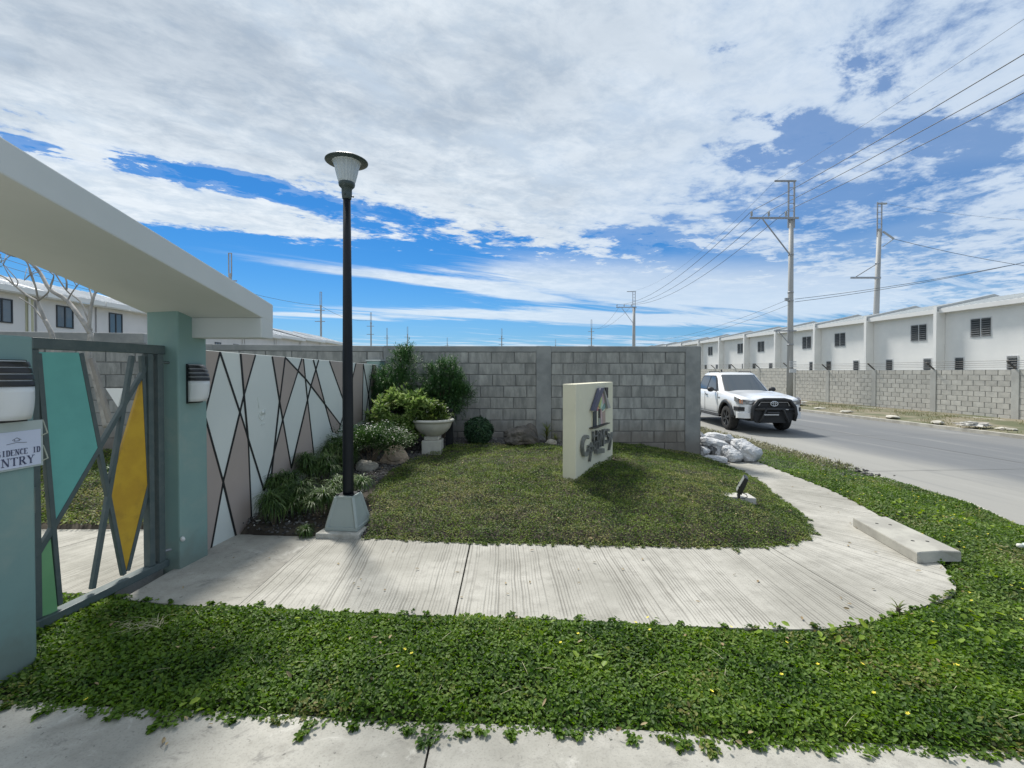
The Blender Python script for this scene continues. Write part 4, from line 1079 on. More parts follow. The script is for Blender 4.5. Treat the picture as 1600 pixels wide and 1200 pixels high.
for pts in ([(30,70),(148,80),(65,440),(48,375),(30,300)], [(30,520),(52,500),(65,440),(165,800),(88,1165),(60,1180),(30,1190)],
            [(258,88),(338,97),(278,330)], [(256,430),(300,590),(318,975),(240,1062),(165,800)], [(428,105),(497,112),(465,370)],
            [(497,112),(566,196),(484,463),(468,370)], [(484,468),(530,725),(526,760),(418,830),(430,660)], [(588,120),(595,120),(609,250),(568,200)],
            [(618,365),(658,715),(530,745),(532,720)], [(660,195),(711,382),(636,285)], [(719,395),(790,490),(783,545),(752,530)],
            [(735,135),(845,145),(846,255),(822,400),(790,305)], [(877,150),(916,155),(911,467),(858,500),(832,420),(848,268)], [(970,160),(985,160),(985,420),(978,420),(955,300)]):
    pshape('taupe_diamond', pts, m_taupe, -.0035)
LW = .020
def pline(*pts):
    b = MB(); q = [pwp(*p) for p in pts]; q = [(s_, z-(.10 if p[1] > 960 else 0)) for (s_, z), p in zip(q, pts)]
    for (s0_, z0_), (s1_, z1_) in zip(q[:-1], q[1:]):
        z0_ = min(z0_, pz(s0_)-.006); z1_ = max(z1_, -.18)
        d = Vector((s1_-s0_, z1_-z0_)).normalized(); n_ = Vector((-d.y, d.x))*LW/2
        vs = [(s0_-n_.x, z0_-n_.y), (s1_-n_.x, z1_-n_.y), (s1_+n_.x, z1_+n_.y), (s0_+n_.x, z0_+n_.y)]
        y = -.0055-.0004*pline.k; pline.k = (pline.k+1) % 9
        b.add([(a, y, z) for a, z in vs]+[(a, -.001, z) for a, z in vs], [(0,1,2,3),(7,6,5,4),(0,4,5,1),(1,5,6,2),(2,6,7,3),(3,7,4,0)])
    b.build('painted_line', m_line, pw)
pline.k = 0
pline((148,80),(65,440),(45,520)); pline((148,80),(255,425),(385,845)); pline((52,375),(65,440),(165,800),(240,1062)); pline((258,88),(280,370),(300,590),(318,975))
pline((338,97),(278,330),(165,800),(88,1162)); pline((428,105),(468,370),(530,725)); pline((497,112),(465,385),(437,640),(416,830)); pline((587,120),(485,465),(385,845))
pline((497,112),(610,250),(792,490)); pline((595,120),(618,365),(658,715)); pline((677,128),(635,285),(530,725)); pline((648,125),(710,380),(752,532)); pline((735,135),(790,305),(858,500))
pline((877,150),(822,400),(783,530)); pline((916,155),(910,468)); pline((916,155),(944,330),(958,468)); pline((968,158),(944,330),(925,472)); pline((968,158),(982,420))
# raised lip of a sealed outlet
b = MB(); b.smooth = True
for (cx, cy, rr, rz_) in ((372,418,.030,.045), (374,424,.055,.085)):
    s_, z = pwp(cx, cy); b.tube([(s_+rr*math.cos(t), -.002, z+rz_*math.sin(t)) for t in np.linspace(-2.9, .3, 12)], .005, 5)
s_, z = pwp(378, 428); b.box(s_-.02, s_+.03, -.010, 0, z-.015, z+.02)
s_, z = pwp(378, 492); b.tube([(s_-.03, -.002, z), (s_, -.004, z+.008), (s_+.04, -.002, z+.012)], .004, 5)
s_, z = pwp(350, 345); s2, z2 = pwp(358, 405); b.tube([(s_, -.001, z), (s2, -.002, z2)], .003, 4)
b.build('patched_outlet', m_pw, pw)
endp = gp(PW0, PWL+.0, 0)
ep = local_box('end_post', endp, 0.003, .20, -.22, .03, -.3, 1.775, m_green); tag(ep, 'pale green post closing the far end of the painted wall beside the dark shrub', 'post')
b = MB(); q = [gp(endp, a, n) for a, n in ((-.01, .045), (.215, .045), (.215, -.23), (-.01, -.23))]; b.hexa([(x, y, 1.777) for x, y in q]+[(x, y, 1.80) for x, y in q]); b.build('cap', m_canopy, ep)

# ================================================================== LAMP POST
m_ped = mat('pale green pedestal', (.33, .375, .355), (.30, .345, .33), scale=3, rough=.5, bump=.1, bscale=30, stain=((.30, .32, .29), .5), stain_scale=6)
m_post = mat('black post paint', (.008, .010, .014), (.011, .014, .018), scale=4, rough=.42, spec=.25)
m_shade = mat('dark lamp metal', (.035, .055, .055), rough=.4)
LX, LY = -1.640, 4.60
lamp = empty('lamp_post', (LX, LY, 0), 'tall black lamp post with round hat and ribbed glass shade on a tapered green pedestal', 'street lamp', rz=math.atan2(G[1], G[0])-PI/2)
b = MB(); b.prism([(-.22, -.24), (.205, -.215), (.20, .20), (-.21, .20)], -.05, .050)
bevel(b.build('footing', mat('rough footing', (.50, .49, .45), (.36, .35, .31), scale=9, rough=.95, bump=1.0, bscale=22, bdist=.02), lamp), .012)
def frus(b, h0, h1, z0, z1):
    b.hexa([(-h0,-h0,z0),(h0,-h0,z0),(h0,h0,z0),(-h0,h0,z0),(-h1,-h1,z1),(h1,-h1,z1),(h1,h1,z1),(-h1,h1,z1)])
b = MB(); frus(b, .156, .085, .051, .372); pd = b.build('pedestal', m_ped, lamp)
b = MB(); frus(b, .164, .162, .0515, .085); frus(b, .095, .093, .345, .374); bevel(b.build('pedestal_rim', m_ped, lamp), .004)
for sx in (-1, 1):
    for sy in (-1, 1): b = MB(); b.bar((sx*.151, sy*.151, .08), (sx*.087, sy*.087, .36), .028, .028); bevel(b.build('corner_strip', m_ped, lamp), .004)
b = MB()
for sx in (-1, 1):
    for sy in (-1, 1): b.box(sx*.075-.012, sx*.075+.012, sy*.075-.012, sy*.075+.012, .375, .388)
b.box(-.082, .082, -.082, .082, .3745, .379)
b.build('base_plate', m_post, lamp)
b = MB(); b.smooth = True; b.lathe([(.052, .379), (.052, .40), (.0535, .41), (.052, 1.2), (.044, 2.3), (.036, 3.33)], 24); b.build('post', m_post, lamp)
b = MB(); b.smooth = True; b.lathe([(.040, 3.3050), (.044, 3.3143), (.050, 3.3608), (.050, 3.4120), (.058, 3.4166), (.075, 3.4352), (.080, 3.4585), (.078, 3.4678)], 24)
for k in range(3): a = .6+k*2*PI/3; b.tube([(.04*math.cos(a), .04*math.sin(a), 3.3422), (.068*math.cos(a), .068*math.sin(a), 3.3422)], .007, 6)
b.build('collar', m_shade, lamp)
m_lglass = mat('ribbed lamp glass', (.50, .54, .56), (.40, .45, .48), scale=3, rough=.25, stretch=(1, 1, .3))
b = MB(); n = 40; prof = [(.072, 3.4631), (.082, 3.4864), (.098, 3.5468), (.112, 3.6119), (.126, 3.6603), (.137, 3.6696)]; rings = []
for r, z in prof: rings.append([((r+(.0022 if k % 2 else -.0022))*math.cos(2*PI*k/n), (r+(.0022 if k % 2 else -.0022))*math.sin(2*PI*k/n), z) for k in range(n)])
loft(b, rings); b.build('glass_shade', m_lglass, lamp)
b = MB(); b.smooth = True; b.lathe([(.137, 3.6700), (.195, 3.6696), (.205, 3.6742), (.204, 3.6798), (.16, 3.7049), (.09, 3.7254), (.03, 3.7328), (.012, 3.7347)], 36); b.build('hat', m_shade, lamp)
b = MB(); b.smooth = True; b.lathe([(.012, 3.7337), (.012, 3.7561), (.006, 3.7654), (.006, 3.7774)], 10); b.build('finial', m_shade, lamp)

# ================================================================== SIGN WALL
m_cream = mat('cream sign paint', (.70, .665, .51), (.65, .62, .475), scale=1.6, rough=.7, bump=.08, bscale=25, stain=((.52, .50, .40), .35), stain_scale=2)
m_let = mat('brushed channel letter', (.26, .27, .27), (.15, .16, .16), scale=5, rough=.4, metal=.55)
m_letd = mat('letter return', (.12, .13, .13), rough=.5, metal=.3)
SA = np.array((.622, 5.66)); sdv = np.array((.71, 1.195)); SL = float(np.linalg.norm(sdv)); sdv = sdv/SL
SL = 1.39
sign = empty('sign_wall', (*SA, 0), 'thick cream free-standing sign wall on the mound with a coloured house emblem and metal letters', 'sign', rz=math.atan2(sdv[1], sdv[0]))
# local x along the sign going away, local -y is the lettered face
b = MB(); b.box(0, SL, -.175, 0, -.1, 1.442); bevel(b.build('wall', m_cream, sign), .008, 2)
FB = SA+np.array((sdv[1], -sdv[0]))*.175
def sp_(px, py): s_, z = on_vplane(px, py, FB, sdv); return s_, z
def splate(b, pts, y0, y1):
    n = len(pts); vs = [(a, y0, z) for a, z in pts]+[(a, y1, z) for a, z in pts]
    b.add(vs, [tuple(range(n)), tuple(range(n, 2*n))[::-1]]+[(i, (i+1) % n, n+(i+1) % n, n+i) for i in range(n)])
YF = -.176
# emblem: read from the enlarged photograph (origin 910,595, 15 px per pixel)
def ep_(cx, cy): return sp_(910+cx/15, 595+cy/15)
emb = MB(); splate(emb, [ep_(215,715), ep_(430,190), ep_(510,640), ep_(505,990), ep_(215,1075)], YF-.012, YF)
emblem = emb.build('emblem', m_cream, sign)
def emb_piece(name, pts, c, y0=-.022, y1=-.0125):
    b = MB(); splate(b, [ep_(*p) for p in pts], YF+y0, YF+y1); return b.build(name, mat('emblem '+name, c, rough=.45), emblem)
emb_piece('navy_roof', [(160,700),(330,170),(420,160),(225,700)], (.075, .080, .13), -.06, -.0125)
emb_piece('right_roof', [(430,165),(470,290),(585,630),(520,645),(440,250)], (.33, .33, .32), -.05, -.0125)
emb_piece('chimney', [(465,160),(525,150),(522,400),(465,270)], (.012, .013, .016), -.05, -.0125)
emb_piece('black_panel', [(218,725),(300,690),(300,1060),(218,1075)], (.015, .025, .035))
emb_piece('green_pane', [(300,560),(350,420),(400,330),(360,600)], (.38, .40, .10))
emb_piece('orange_pane', [(285,590),(320,560),(350,640),(300,660)], (.62, .30, .16))
emb_piece('red_pane', [(300,662),(345,650),(325,700),(303,710)], (.42, .12, .14))
emb_piece('olive_pane', [(355,600),(400,340),(425,400),(385,640)], (.45, .52, .20))
emb_piece('mint_pane', [(385,645),(425,420),(440,560),(420,640)], (.42, .58, .48))
emb_piece('pink_pane', [(425,400),(435,210),(495,430),(495,520),(440,540)], (.50, .38, .40))
emb_piece('teal_pane', [(425,660),(495,510),(505,640),(440,700)], (.22, .36, .34))
emb_piece('door', [(350,665),(382,655),(382,860),(350,870)], (.015, .015, .02))
emb_piece('grey_pane', [(350,880),(390,860),(395,1015),(350,1030)], (.25, .28, .25))
emb_piece('rose_pane', [(395,660),(425,700),(435,1005),(400,1015)], (.48, .36, .37))
emb_piece('brown_pane', [(430,760),(500,690),(503,985),(440,1003)], (.40, .30, .25))
emb_piece('base_line', [(155,1098),(565,975),(568,990),(230,1118),(155,1118)], (.02, .02, .02), -.05, -.001)
# lettering: bold metal letters standing off the wall, as far as they can be read
def lp_(cx, cy): return sp_(895+cx/17.14, 655+cy/17.14)
font = None
def letter(ch, box, depth=.05, name='letter'):
    """character fitted into a crop-pixel box (x0,y0,x1,y1) on the sign face"""
    cu = bpy.data.curves.new(name, 'FONT'); cu.body = ch; cu.extrude = depth/2; cu.size = 1; cu.resolution_u = 3; cu.offset = 0.0
    tmp = bpy.data.objects.new(name, cu); COL.objects.link(tmp); dg = bpy.context.evaluated_depsgraph_get()
    me = bpy.data.meshes.new_from_object(tmp.evaluated_get(dg)); bpy.data.objects.remove(tmp); 
    xs = [v.co.x for v in me.vertices]; ys = [v.co.y for v in me.vertices]; zs = [v.co.z for v in me.vertices]
    (sx0, sz1), (sx1, sz0) = lp_(box[0], box[1]), lp_(box[2], box[3])
    for v in me.vertices:
        tx = (v.co.x-min(xs))/(max(xs)-min(xs)); ty = (v.co.y-min(ys))/(max(ys)-min(ys)); tz = (v.co.z)/(max(zs)-min(zs)+1e-9)
        v.co = (sx0+tx*(sx1-sx0), YF-.003-depth/2-tz*depth, sz0+ty*(sz1-sz0))
    me.materials.clear(); me.materials.append(m_let); me.name = name
    return link(name, me, sign)
letter('C', (190, 450, 360, 965), .04)
for ch, bx in (('i', (365, 700, 400, 860)), ('t', (400, 680, 450, 850)), ('y', (400, 800, 480, 1095)), ('h', (455, 620, 505, 850)), ('o', (505, 610, 560, 800)), ('m', (560, 580, 640, 780)), ('e', (640, 600, 690, 750)),
               ('H', (500, 330, 610, 560)), ('O', (615, 335, 690, 600)), ('M', (695, 295, 775, 715)), ('E', (780, 275, 850, 640)), ('S', (860, 265, 940, 620)), ('y', (920, 380, 1030, 780))):
    letter(ch, bx, .03)
b = MB(); q = [lp_(560, 800), lp_(760, 770), lp_(760, 890), lp_(560, 920)]; splate(b, q, YF-.05, YF-.001); b.build('letter_bar', m_let, sign)

# ================================================================== PLANTER, ROCKS, FLOODLIGHT, SLAB, BOTTLE, SACKS
m_pot = mat('cast concrete pot', (.50, .49, .44), (.42, .41, .37), scale=5, rough=.85, bump=.25, bscale=30, stain=((.34, .33, .29), .4), stain_scale=6)
PX, PY = -1.215, 7.05; PZ = gz1(PX, PY)-.07
pot = empty('planter', (PX, PY, PZ), 'grey concrete bowl planter on a square foot with a small shrub in it', 'planter')
b = MB(); b.box(-.145, .145, -.145, .145, -.08, .27); b.box(-.115, .115, -.115, .115, .271, .33); bevel(b.build('foot', m_pot, pot), .012)
b = MB(); b.smooth = True; b.lathe([(.12, .331), (.15, .345), (.215, .39), (.265, .45), (.293, .52), (.298, .545), (.325, .550), (.330, .572), (.315, .588), (.295, .588), (.28, .57), (.27, .545), (.0, .54)], 36); b.build('bowl', m_pot, pot)
b = MB(); b.smooth = True; b.lathe([(.265, .546), (.15, .56), (.01, .57)], 20, caps=False); b.build('soil', m_soil, pot)
b = MB(); b.box(-.055, .055, -.05, .05, -.1, .62); bx = b.build('black_box_post', m_post); bx.location = (-1.00, 7.35, gz1(-1.0, 7.35)); bevel(bx, .005)
bx.name = 'short_post'; tag(bx, 'short black square post standing just behind the bowl planter', 'post')
def rock(name, c, r, m, label, seed, amp=.2, freq=1.3, rz=0.0, ):
    b = MB(); blob(b, (0, 0, 0), r, seed, amp, freq, 4, flat=-.35, sharp=True); o = b.build(name, m); o.location = c; o.rotation_euler = (0, 0, rz)
    return tag(o, label, 'rock')
m_rock1 = mat('dark basalt', (.115, .105, .095), (.055, .052, .048), scale=5, rough=.9, bump=1.0, bscale=14, bdist=.03)
m_rock2 = mat('sandy rock', (.44, .34, .25), (.36, .28, .205), scale=4, rough=.85, bump=.7, bscale=9, bdist=.02, stain=((.18, .15, .12), .7), stain_scale=3)
X_, Y_ = .155, 7.55; rock('rock', (X_, Y_, gz1(X_, Y_)+.10), (.29, .20, .20), m_rock1, 'dark brown boulder leaning on the grey block wall, left of the sign', 3, .16, 1.2)
X_, Y_ = .30, 7.72; rock('rock', (X_, Y_, gz1(X_, Y_)+.10), (.13, .12, .24), m_rock1, 'smooth dark upright stone directly behind the brown boulder', 8, .08, 1.0)
X_, Y_ = -1.66, 6.50; rock('rock', (X_, Y_, gz1(X_, Y_)+.06), (.185, .18, .18), m_rock2, 'sandy tan boulder under the white-flowered shrub, left of the planter', 5, .12, 1.1)
X_, Y_ = .66, 7.75; rock('rock', (X_, Y_, gz1(X_, Y_)+.02), (.10, .08, .07), mat('pale stone', (.38, .36, .31), (.30, .28, .24), scale=8, rough=.9), 'small pale stone at the foot of the wall beside the sign', 9, .1, 1.1)
X_, Y_ = -1.95, 6.15; rock('rock', (X_, Y_, gz1(X_, Y_)+.02), (.16, .12, .10), MATS['pale stone'], 'grey stone in the shade of the white-flowered shrub', 12, .1, 1.1)

# floodlight on a small plate
fx, fy = on_z(1161, 784, .13)[:2]; fz = gz1(fx, fy)
fl = empty('floodlight', (fx, fy, fz+.035), 'small black floodlight tilted up on a concrete plate, aimed at the sign', 'floodlight', rz=-.42)
b = MB(); b.hexa([(-.16,-.02,-.10),(.14,.08,-.10),(.06,.26,-.10),(-.22,.14,-.10),(-.16,-.02,.022),(.14,.08,.010),(.06,.26,.018),(-.22,.14,.028)])
bevel(b.build('plate', mat('pale concrete plate', (.55, .54, .49), (.45, .44, .40), scale=6, rough=.9, bump=.4, bscale=30), fl), .006)
b = MB(); b.hexa([(-.065,-.10,.09),(-.020,-.10,.07),(-.020,.10,.07),(-.065,.10,.09),(.015,-.10,.27),(.050,-.10,.25),(.050,.10,.25),(.015,.10,.27)]); bevel(b.build('housing', m_black, fl), .006)
b = MB(); b.add([(-.068,-.085,.105),(-.068,.085,.105),(.008,.085,.262),(.008,-.085,.262)], [(0,1,2,3)]); b.build('lens', mat('floodlight glass', (.35, .37, .38), rough=.15), fl, fix=False)
b = MB(); b.bar((-.045, -.105, .02), (-.040, -.105, .17), .014, .02); b.bar((-.045, .105, .02), (-.040, .105, .17), .014, .02); b.box(-.06, -.03, -.11, .11, .024, .030); b.build('bracket', m_black, fl)
b = MB(); b.smooth = True; b.tube([(-.02, -.05, .09), (.03, -.055, .075), (.04, -.06, .05), (.01, -.06, .03), (-.02, -.05, .03)], .005, 6); b.build('cable', m_black, fl)

# concrete slab lying on the walk
m_slab = mat('slab concrete', (.40, .39, .345), (.30, .29, .26), scale=4, rough=.9, bump=.4, bscale=35, stain=((.30, .29, .25), .4), stain_scale=4)
SZ = .088
t4 = [on_z(1333, 809, SZ)[:2], on_z(1384, 807, SZ)[:2], on_z(1502, 862, SZ)[:2], on_z(1433, 864, SZ)[:2]]
c0 = np.mean(np.array(t4), 0)
b = MB(); pts = [np.array(t4[0]), np.array(t4[1]), np.array(t4[2]), np.array(t4[2])*.66+np.array(t4[3])*.34+np.array((0, .03)), np.array(t4[3])+np.array((.05, .02)), np.array(t4[3])]
n = len(pts); vs = []
for z, k in ((0.004, 1.0), (SZ-.008, 1.0), (SZ, .985)):
    for i, p in enumerate(pts): q = (p-c0)*k; vs.append((q[0]+(.012 if z < .01 and i in (3, 4) else 0), q[1]-(.02 if z < .01 and i in (3, 4) else 0), z))
b.add(vs, [tuple(range(n))[::-1], tuple(range(2*n, 3*n))]+[(k*n+i, k*n+(i+1) % n, (k+1)*n+(i+1) % n, (k+1)*n+i) for k in (0, 1) for i in range(n)])
slab = b.build('concrete_slab', m_slab); slab.location = (*c0, 0); tag(slab, 'loose thick concrete slab with small holes lying on the outer edge of the walk', 'slab')
b = MB()
for px, py in ((1370, 818), (1391, 820), (1426, 845), (1449, 846)):
    q = on_z(px, py, SZ); b.lathe([(.014, SZ+.0005), (.014, SZ+.0025)], 8, c=(q[0]-c0[0], q[1]-c0[1]))
hh = b.build('hole_shade_disc', mat('hole', (.03, .03, .028), rough=.9), slab)  # dark discs laid on top paint the shade inside the holes; slab is solid

# bottle in the grass at the right edge
q = on_z(1592, 860, -.06)
bt = empty('bottle', (q[0], q[1], -.045), 'small plastic bottle with a pinkish red label lying in the grass at the right edge', 'bottle', rz=-.25)
def xlathe(b, prof, n=16): 
    o = len(b.v); b.lathe(prof, n); 
    for i in range(o, len(b.v)): x, y, z = b.v[i]; b.v[i] = (z, y, x+.03)
b = MB(); b.smooth = True; xlathe(b, [(.012, .02), (.028, .035), (.031, .06), (.031, .20), (.028, .215)]); b.build('body', mat('bottle plastic', (.42, .50, .46), rough=.15, spec=.7), bt)
b = MB(); b.smooth = True; xlathe(b, [(.0325, .07), (.0325, .17)]); b.build('label', mat('bottle label', (.55, .17, .15), (.60, .40, .36), scale=25, rough=.5), bt)
b = MB(); b.smooth = True; xlathe(b, [(.017, -.012), (.019, -.005), (.019, .018), (.014, .0195)]); b.build('cap', mat('white cap', (.75, .75, .68), rough=.5), bt)

# sacks by the wall end
def sack_mat():
    m = bpy.data.materials.new('woven sack'); m.use_nodes = True; T = NT(m.node_tree); T.n.clear()
    o = T.new('ShaderNodeOutputMaterial'); bs = T.new('ShaderNodeBsdfPrincipled'); T.l.new(bs.outputs[0], o.inputs[0])
    t = T.new('ShaderNodeTexCoord'); oi = T.new('ShaderNodeObjectInfo')
    va = T.new('ShaderNodeVectorMath', operation='ADD'); T.l.new(t.outputs['Object'], va.inputs[0]); T.l.new(T.xyz(T.math('MULTIPLY', oi.outputs['Random'], 9.0), 0.0, 0.0), va.inputs[1])
    n = T.noise(va.outputs[0], 5, 6, .6); c = T.mix(T.sstep(n, .4, .7), (.56, .57, .585), (.46, .46, .465)); T.put(bs, 'Base Color', c); T.put(bs, 'Roughness', .55)
    mp = T.new('ShaderNodeMapping'); T.l.new(va.outputs[0], mp.inputs[0]); mp.inputs[3].default_value = (3, 14, 14)
    bp = T.new('ShaderNodeBump'); T.put(bp, 'Strength', 1.0); T.put(bp, 'Distance', .03); T.put(bp, 'Height', T.noise(mp.outputs[0], 1.3, 6, .65, 1.6)); T.l.new(bp.outputs[0], bs.inputs['Normal'])
    return m
m_sack = sack_mat()
def sack(base, top, Wd, Hh, label, seed=0, mouth=.35):
    """woven sack whose axis runs from its filled bottom to its gathered mouth; sides sag and crumple"""
    base, top = Vector(base), Vector(top); ax_ = top-base; L = ax_.length; ax_.normalize()
    up = Vector((0, 0, 1)); sd_ = ax_.cross(up)
    if sd_.length < .1: sd_ = Vector((1, 0, 0))
    sd_.normalize(); nn = sd_.cross(ax_).normalized(); b = MB(); b.smooth = True; rings = []; n = 44; S = 40
    for i in range(S+1):
        t = i/S
        env = min(1, .60+.4*(t/.12)**.6) if t < .3 else (1-.12*(t-.3)/.35 if t < .65 else (.88-(.88-mouth*.5)*((t-.65)/.2)**1.3 if t < .85 else mouth*.5+mouth*.7*(t-.85)/.15))
        env = max(env, .05); ring = []
        for k in range(n):
            a = 2*PI*k/n; ca, sa = math.cos(a), math.sin(a); sq = (abs(ca)**4+abs(sa)**4)**(-1/4)
            q = Vector((t*3.2, ca*1.3, sa*1.3))+Vector((seed*7.7, 0, 0))
            cr = abs(mnoise.noise(q*1.5))*.18+abs(math.sin(t*19+seed+2.5*mnoise.noise(q*2)))**.5*.05+.10*max(0, mnoise.noise(Vector((seed, t*4, a*1.2))))+abs(mnoise.noise(Vector((t*1.6+seed, ca*4.5, sa*4.5))))*.26*(.35+t)+abs(mnoise.noise(Vector((t*9+seed, ca*2.2, sa*2.2))))*.13+abs(mnoise.noise(q*6.0))*.06
            w = 1.06-cr
            p = base+ax_*(t*L+.02*mnoise.noise(q*3))+sd_*(Wd/2*env*ca*sq*w)+nn*(Hh/2*env*sa*sq*w)
            p.z = max(p.z, .004+.01*abs(ca)); ring.append(tuple(p-base))
        rings.append(ring)
    loft(b, rings); o = b.build('sack', m_sack); o.location = base
    return tag(o, label, 'sack', 'white woven sacks piled at the wall end')
def wp(px, py, Y): d = ray(px, py); q = d*(Y/d[1]); return (q[0], q[1], EYE+q[2])
sack(wp(1184, 716, 8.10), wp(1136, 683, 8.50), .46, .30, 'biggest white sack of the pile, leaning, right-most on the walk', 1, .4)
sack(wp(1154, 720, 8.05), wp(1126, 692, 8.40), .30, .22, 'middle-sized tied sack standing between the big leaning sack and the flat one', 2, .3)
sack(wp(1136, 720, 8.02), wp(1092, 714, 8.15), .22, .14, 'small flat sack lying lowest in front of the pile', 3, .3)
sack(wp(1108, 712, 8.35), wp(1094, 698, 8.55), .30, .24, 'half hidden crumpled sack at the bottom left of the pile beside the wall end', 4, .5)
sack(wp(1130, 712, 8.42), wp(1112, 704, 8.30), .26, .22, 'crumpled dark-mouthed sack in the middle of the pile under the long one', 5, .8)
sack(wp(1138, 699, 8.40), wp(1082, 684, 8.60), .36, .19, 'long bluish white sack lying across the top of the pile', 6, .5)
sack(wp(1145, 691, 8.75), wp(1092, 680, 8.80), .40, .25, 'bright crumpled sack at the very back and top of the pile', 7, .6)
sack(wp(1158, 706, 8.75), wp(1148, 692, 8.70), .30, .28, 'white sack with an open frayed mouth behind the biggest sack', 8, .8)
# litter on the far kerb
def litter(loc, r, label, seed, c=(.55, .54, .50)):
    b = MB(); blob(b, (0, 0, 0), r, seed, .38, 2.6, 3, flat=-.3, sharp=True); o = b.build('litter', mat('torn white sack', c, (.35, .33, .30), scale=5, rough=.8, bump=.8, bscale=9, bdist=.04)); o.location = loc
    return tag(o, label, 'litter', 'torn white rubbish along the far kerb')
lx, ly = rd(15.6, 22.6); litter((lx, ly, -.02), (.95, .55, .17), 'large torn white sack of rubbish on the far kerb right of the tall pole', 4)
lx, ly = rd(15.3, 22.0); litter((lx, ly, -.06), (.35, .25, .10), 'small white scrap of rubbish at the right end of the torn sack', 14)
lx, ly = rd(15.2, 13.2); litter((lx, ly, -.05), (.42, .30, .09), 'crumpled white bag on the far kerb near the right picture edge', 6)
for i, (v_, s_, rr) in enumerate(((15.5, 18.5, .22), (15.4, 16.2, .28), (15.7, 20.3, .2), (15.3, 14.4, .25), (15.6, 12.6, .2))):
    lx, ly = rd(v_, s_); b = MB(); blob(b, (0, 0, 0), (rr*1.3, rr*.7, rr*.28), 20+i, .2, 1.5, 2, flat=-.3, sharp=True); o = b.build('rubble', m_curb); o.location = (lx, ly, -.12); o.rotation_euler = (0, 0, i*1.3)
    tag(o, ['broken kerb lump far left of the crumpled bag on the far kerb', 'broken kerb lump second left of the crumpled bag on the far kerb', 'broken kerb lump nearest to the torn white sack', 'broken kerb lump just left of the crumpled bag', 'broken kerb lump right of the crumpled bag'][i], 'rubble', 'broken concrete along the far kerb')

# ================================================================== PICKUP
m_car = mat('white car paint', (.72, .73, .745), rough=.22, coat=.6, spec=.5)
m_trim = mat('black trim', (.018, .019, .021), (.026, .027, .03), scale=8, rough=.5)
m_glass = mat('tinted car glass', (.055, .07, .085), rough=.06, spec=.9)
m_tyre = mat('tyre rubber', (.020, .020, .021), (.032, .031, .029), scale=12, rough=.9, bump=.5, bscale=40)
m_rim = mat('dark alloy', (.07, .072, .078), rough=.35, metal=.6)
m_chrome = mat('chrome', (.62, .63, .65), rough=.18, metal=1.0)
m_lamp = mat('headlamp glass', (.30, .31, .33), (.10, .10, .11), scale=9, rough=.08, spec=.9)
m_amber = mat('amber lens', (.62, .30, .18), rough=.15)
HD = Vector((-.035, -1.0)).normalized()
TX, TY = 7.70, 14.55
tr = empty('pickup_truck', (TX, TY, ROAD_Z), 'white double-cab pickup with black grille guard and black wheel arches driving towards us', 'pickup', rz=math.atan2(HD.y, HD.x))
WB = -3.085; AR, AZ = .475, .40
def zbot(x):
    z = .50 if x > .5 else .43
    for c in (0.0, WB):
        if abs(x-c) < AR: z = max(z, AZ+math.sqrt(AR*AR-(x-c)**2))
    return z
ctrl = [(1.00, .70, .98), (.965, .78, 1.005), (.90, .85, 1.03), (.78, .895, 1.055), (.60, .915, 1.08), (.3, .925, 1.115), (0, .925, 1.14), (-.3, .92, 1.165), (-.55, .915, 1.19),
        (-.9, .91, 1.195), (-2.0, .91, 1.205), (-2.86, .91, 1.215), (-3.0, .92, 1.215), (-4.2, .91, 1.215), (-4.28, .89, 1.20)]
def interp(x, k):
    xs = [c[0] for c in ctrl][::-1]; ys = [c[k] for c in ctrl][::-1]; return float(np.interp(x, xs, ys))
xsn = sorted(set([c[0] for c in ctrl]+[c+AR*math.cos(a) for c in (0.0, WB) for a in np.linspace(0, PI, 13)]+[.501, .476]), reverse=True)
b = MB(); b.smooth = True; rings = []
for x in xsn:
    w, zs, zb = interp(x, 1), interp(x, 2), zbot(x); cr = .055 if x > -.5 else 0.0
    zm = max(zb+.03, .70); half = [(w-.035, zb), (w-.008, zb+.015), (w, zm), (w-.004, max(zm+.01, zs-.17)), (w-.025, zs-.06), (w-.075, zs-.005), (w*.80, zs+.010 + cr*.3), (w*.70, zs+cr*.15), (w*.42, zs+cr*.85), (0, zs+cr)]
    rings.append([(x, y, z) for y, z in half]+[(x, -y, z) for y, z in half[-2::-1]])
loft(b, rings, closed=False, caps=False)
k = len(rings[0]); b.add(rings[0], [tuple(range(k))]); b.add(rings[-1], [tuple(range(k))])
body = b.build('body', m_car, tr)
b = MB(); b.box(-4.1, .80, -.60, .60, .36, .95); b.box(-2.45, -.62, -.84, .84, .40, .62)
b.box(-.46, .46, -.85, .85, .90, .93); b.box(WB-.46, WB+.46, -.85, .85, .90, .93); b.box(.46, .50, -.85, .85, .5, .92); b.box(-.52, -.475, -.85, .85, .43, .92)
b.build('underbody', m_trim, tr)
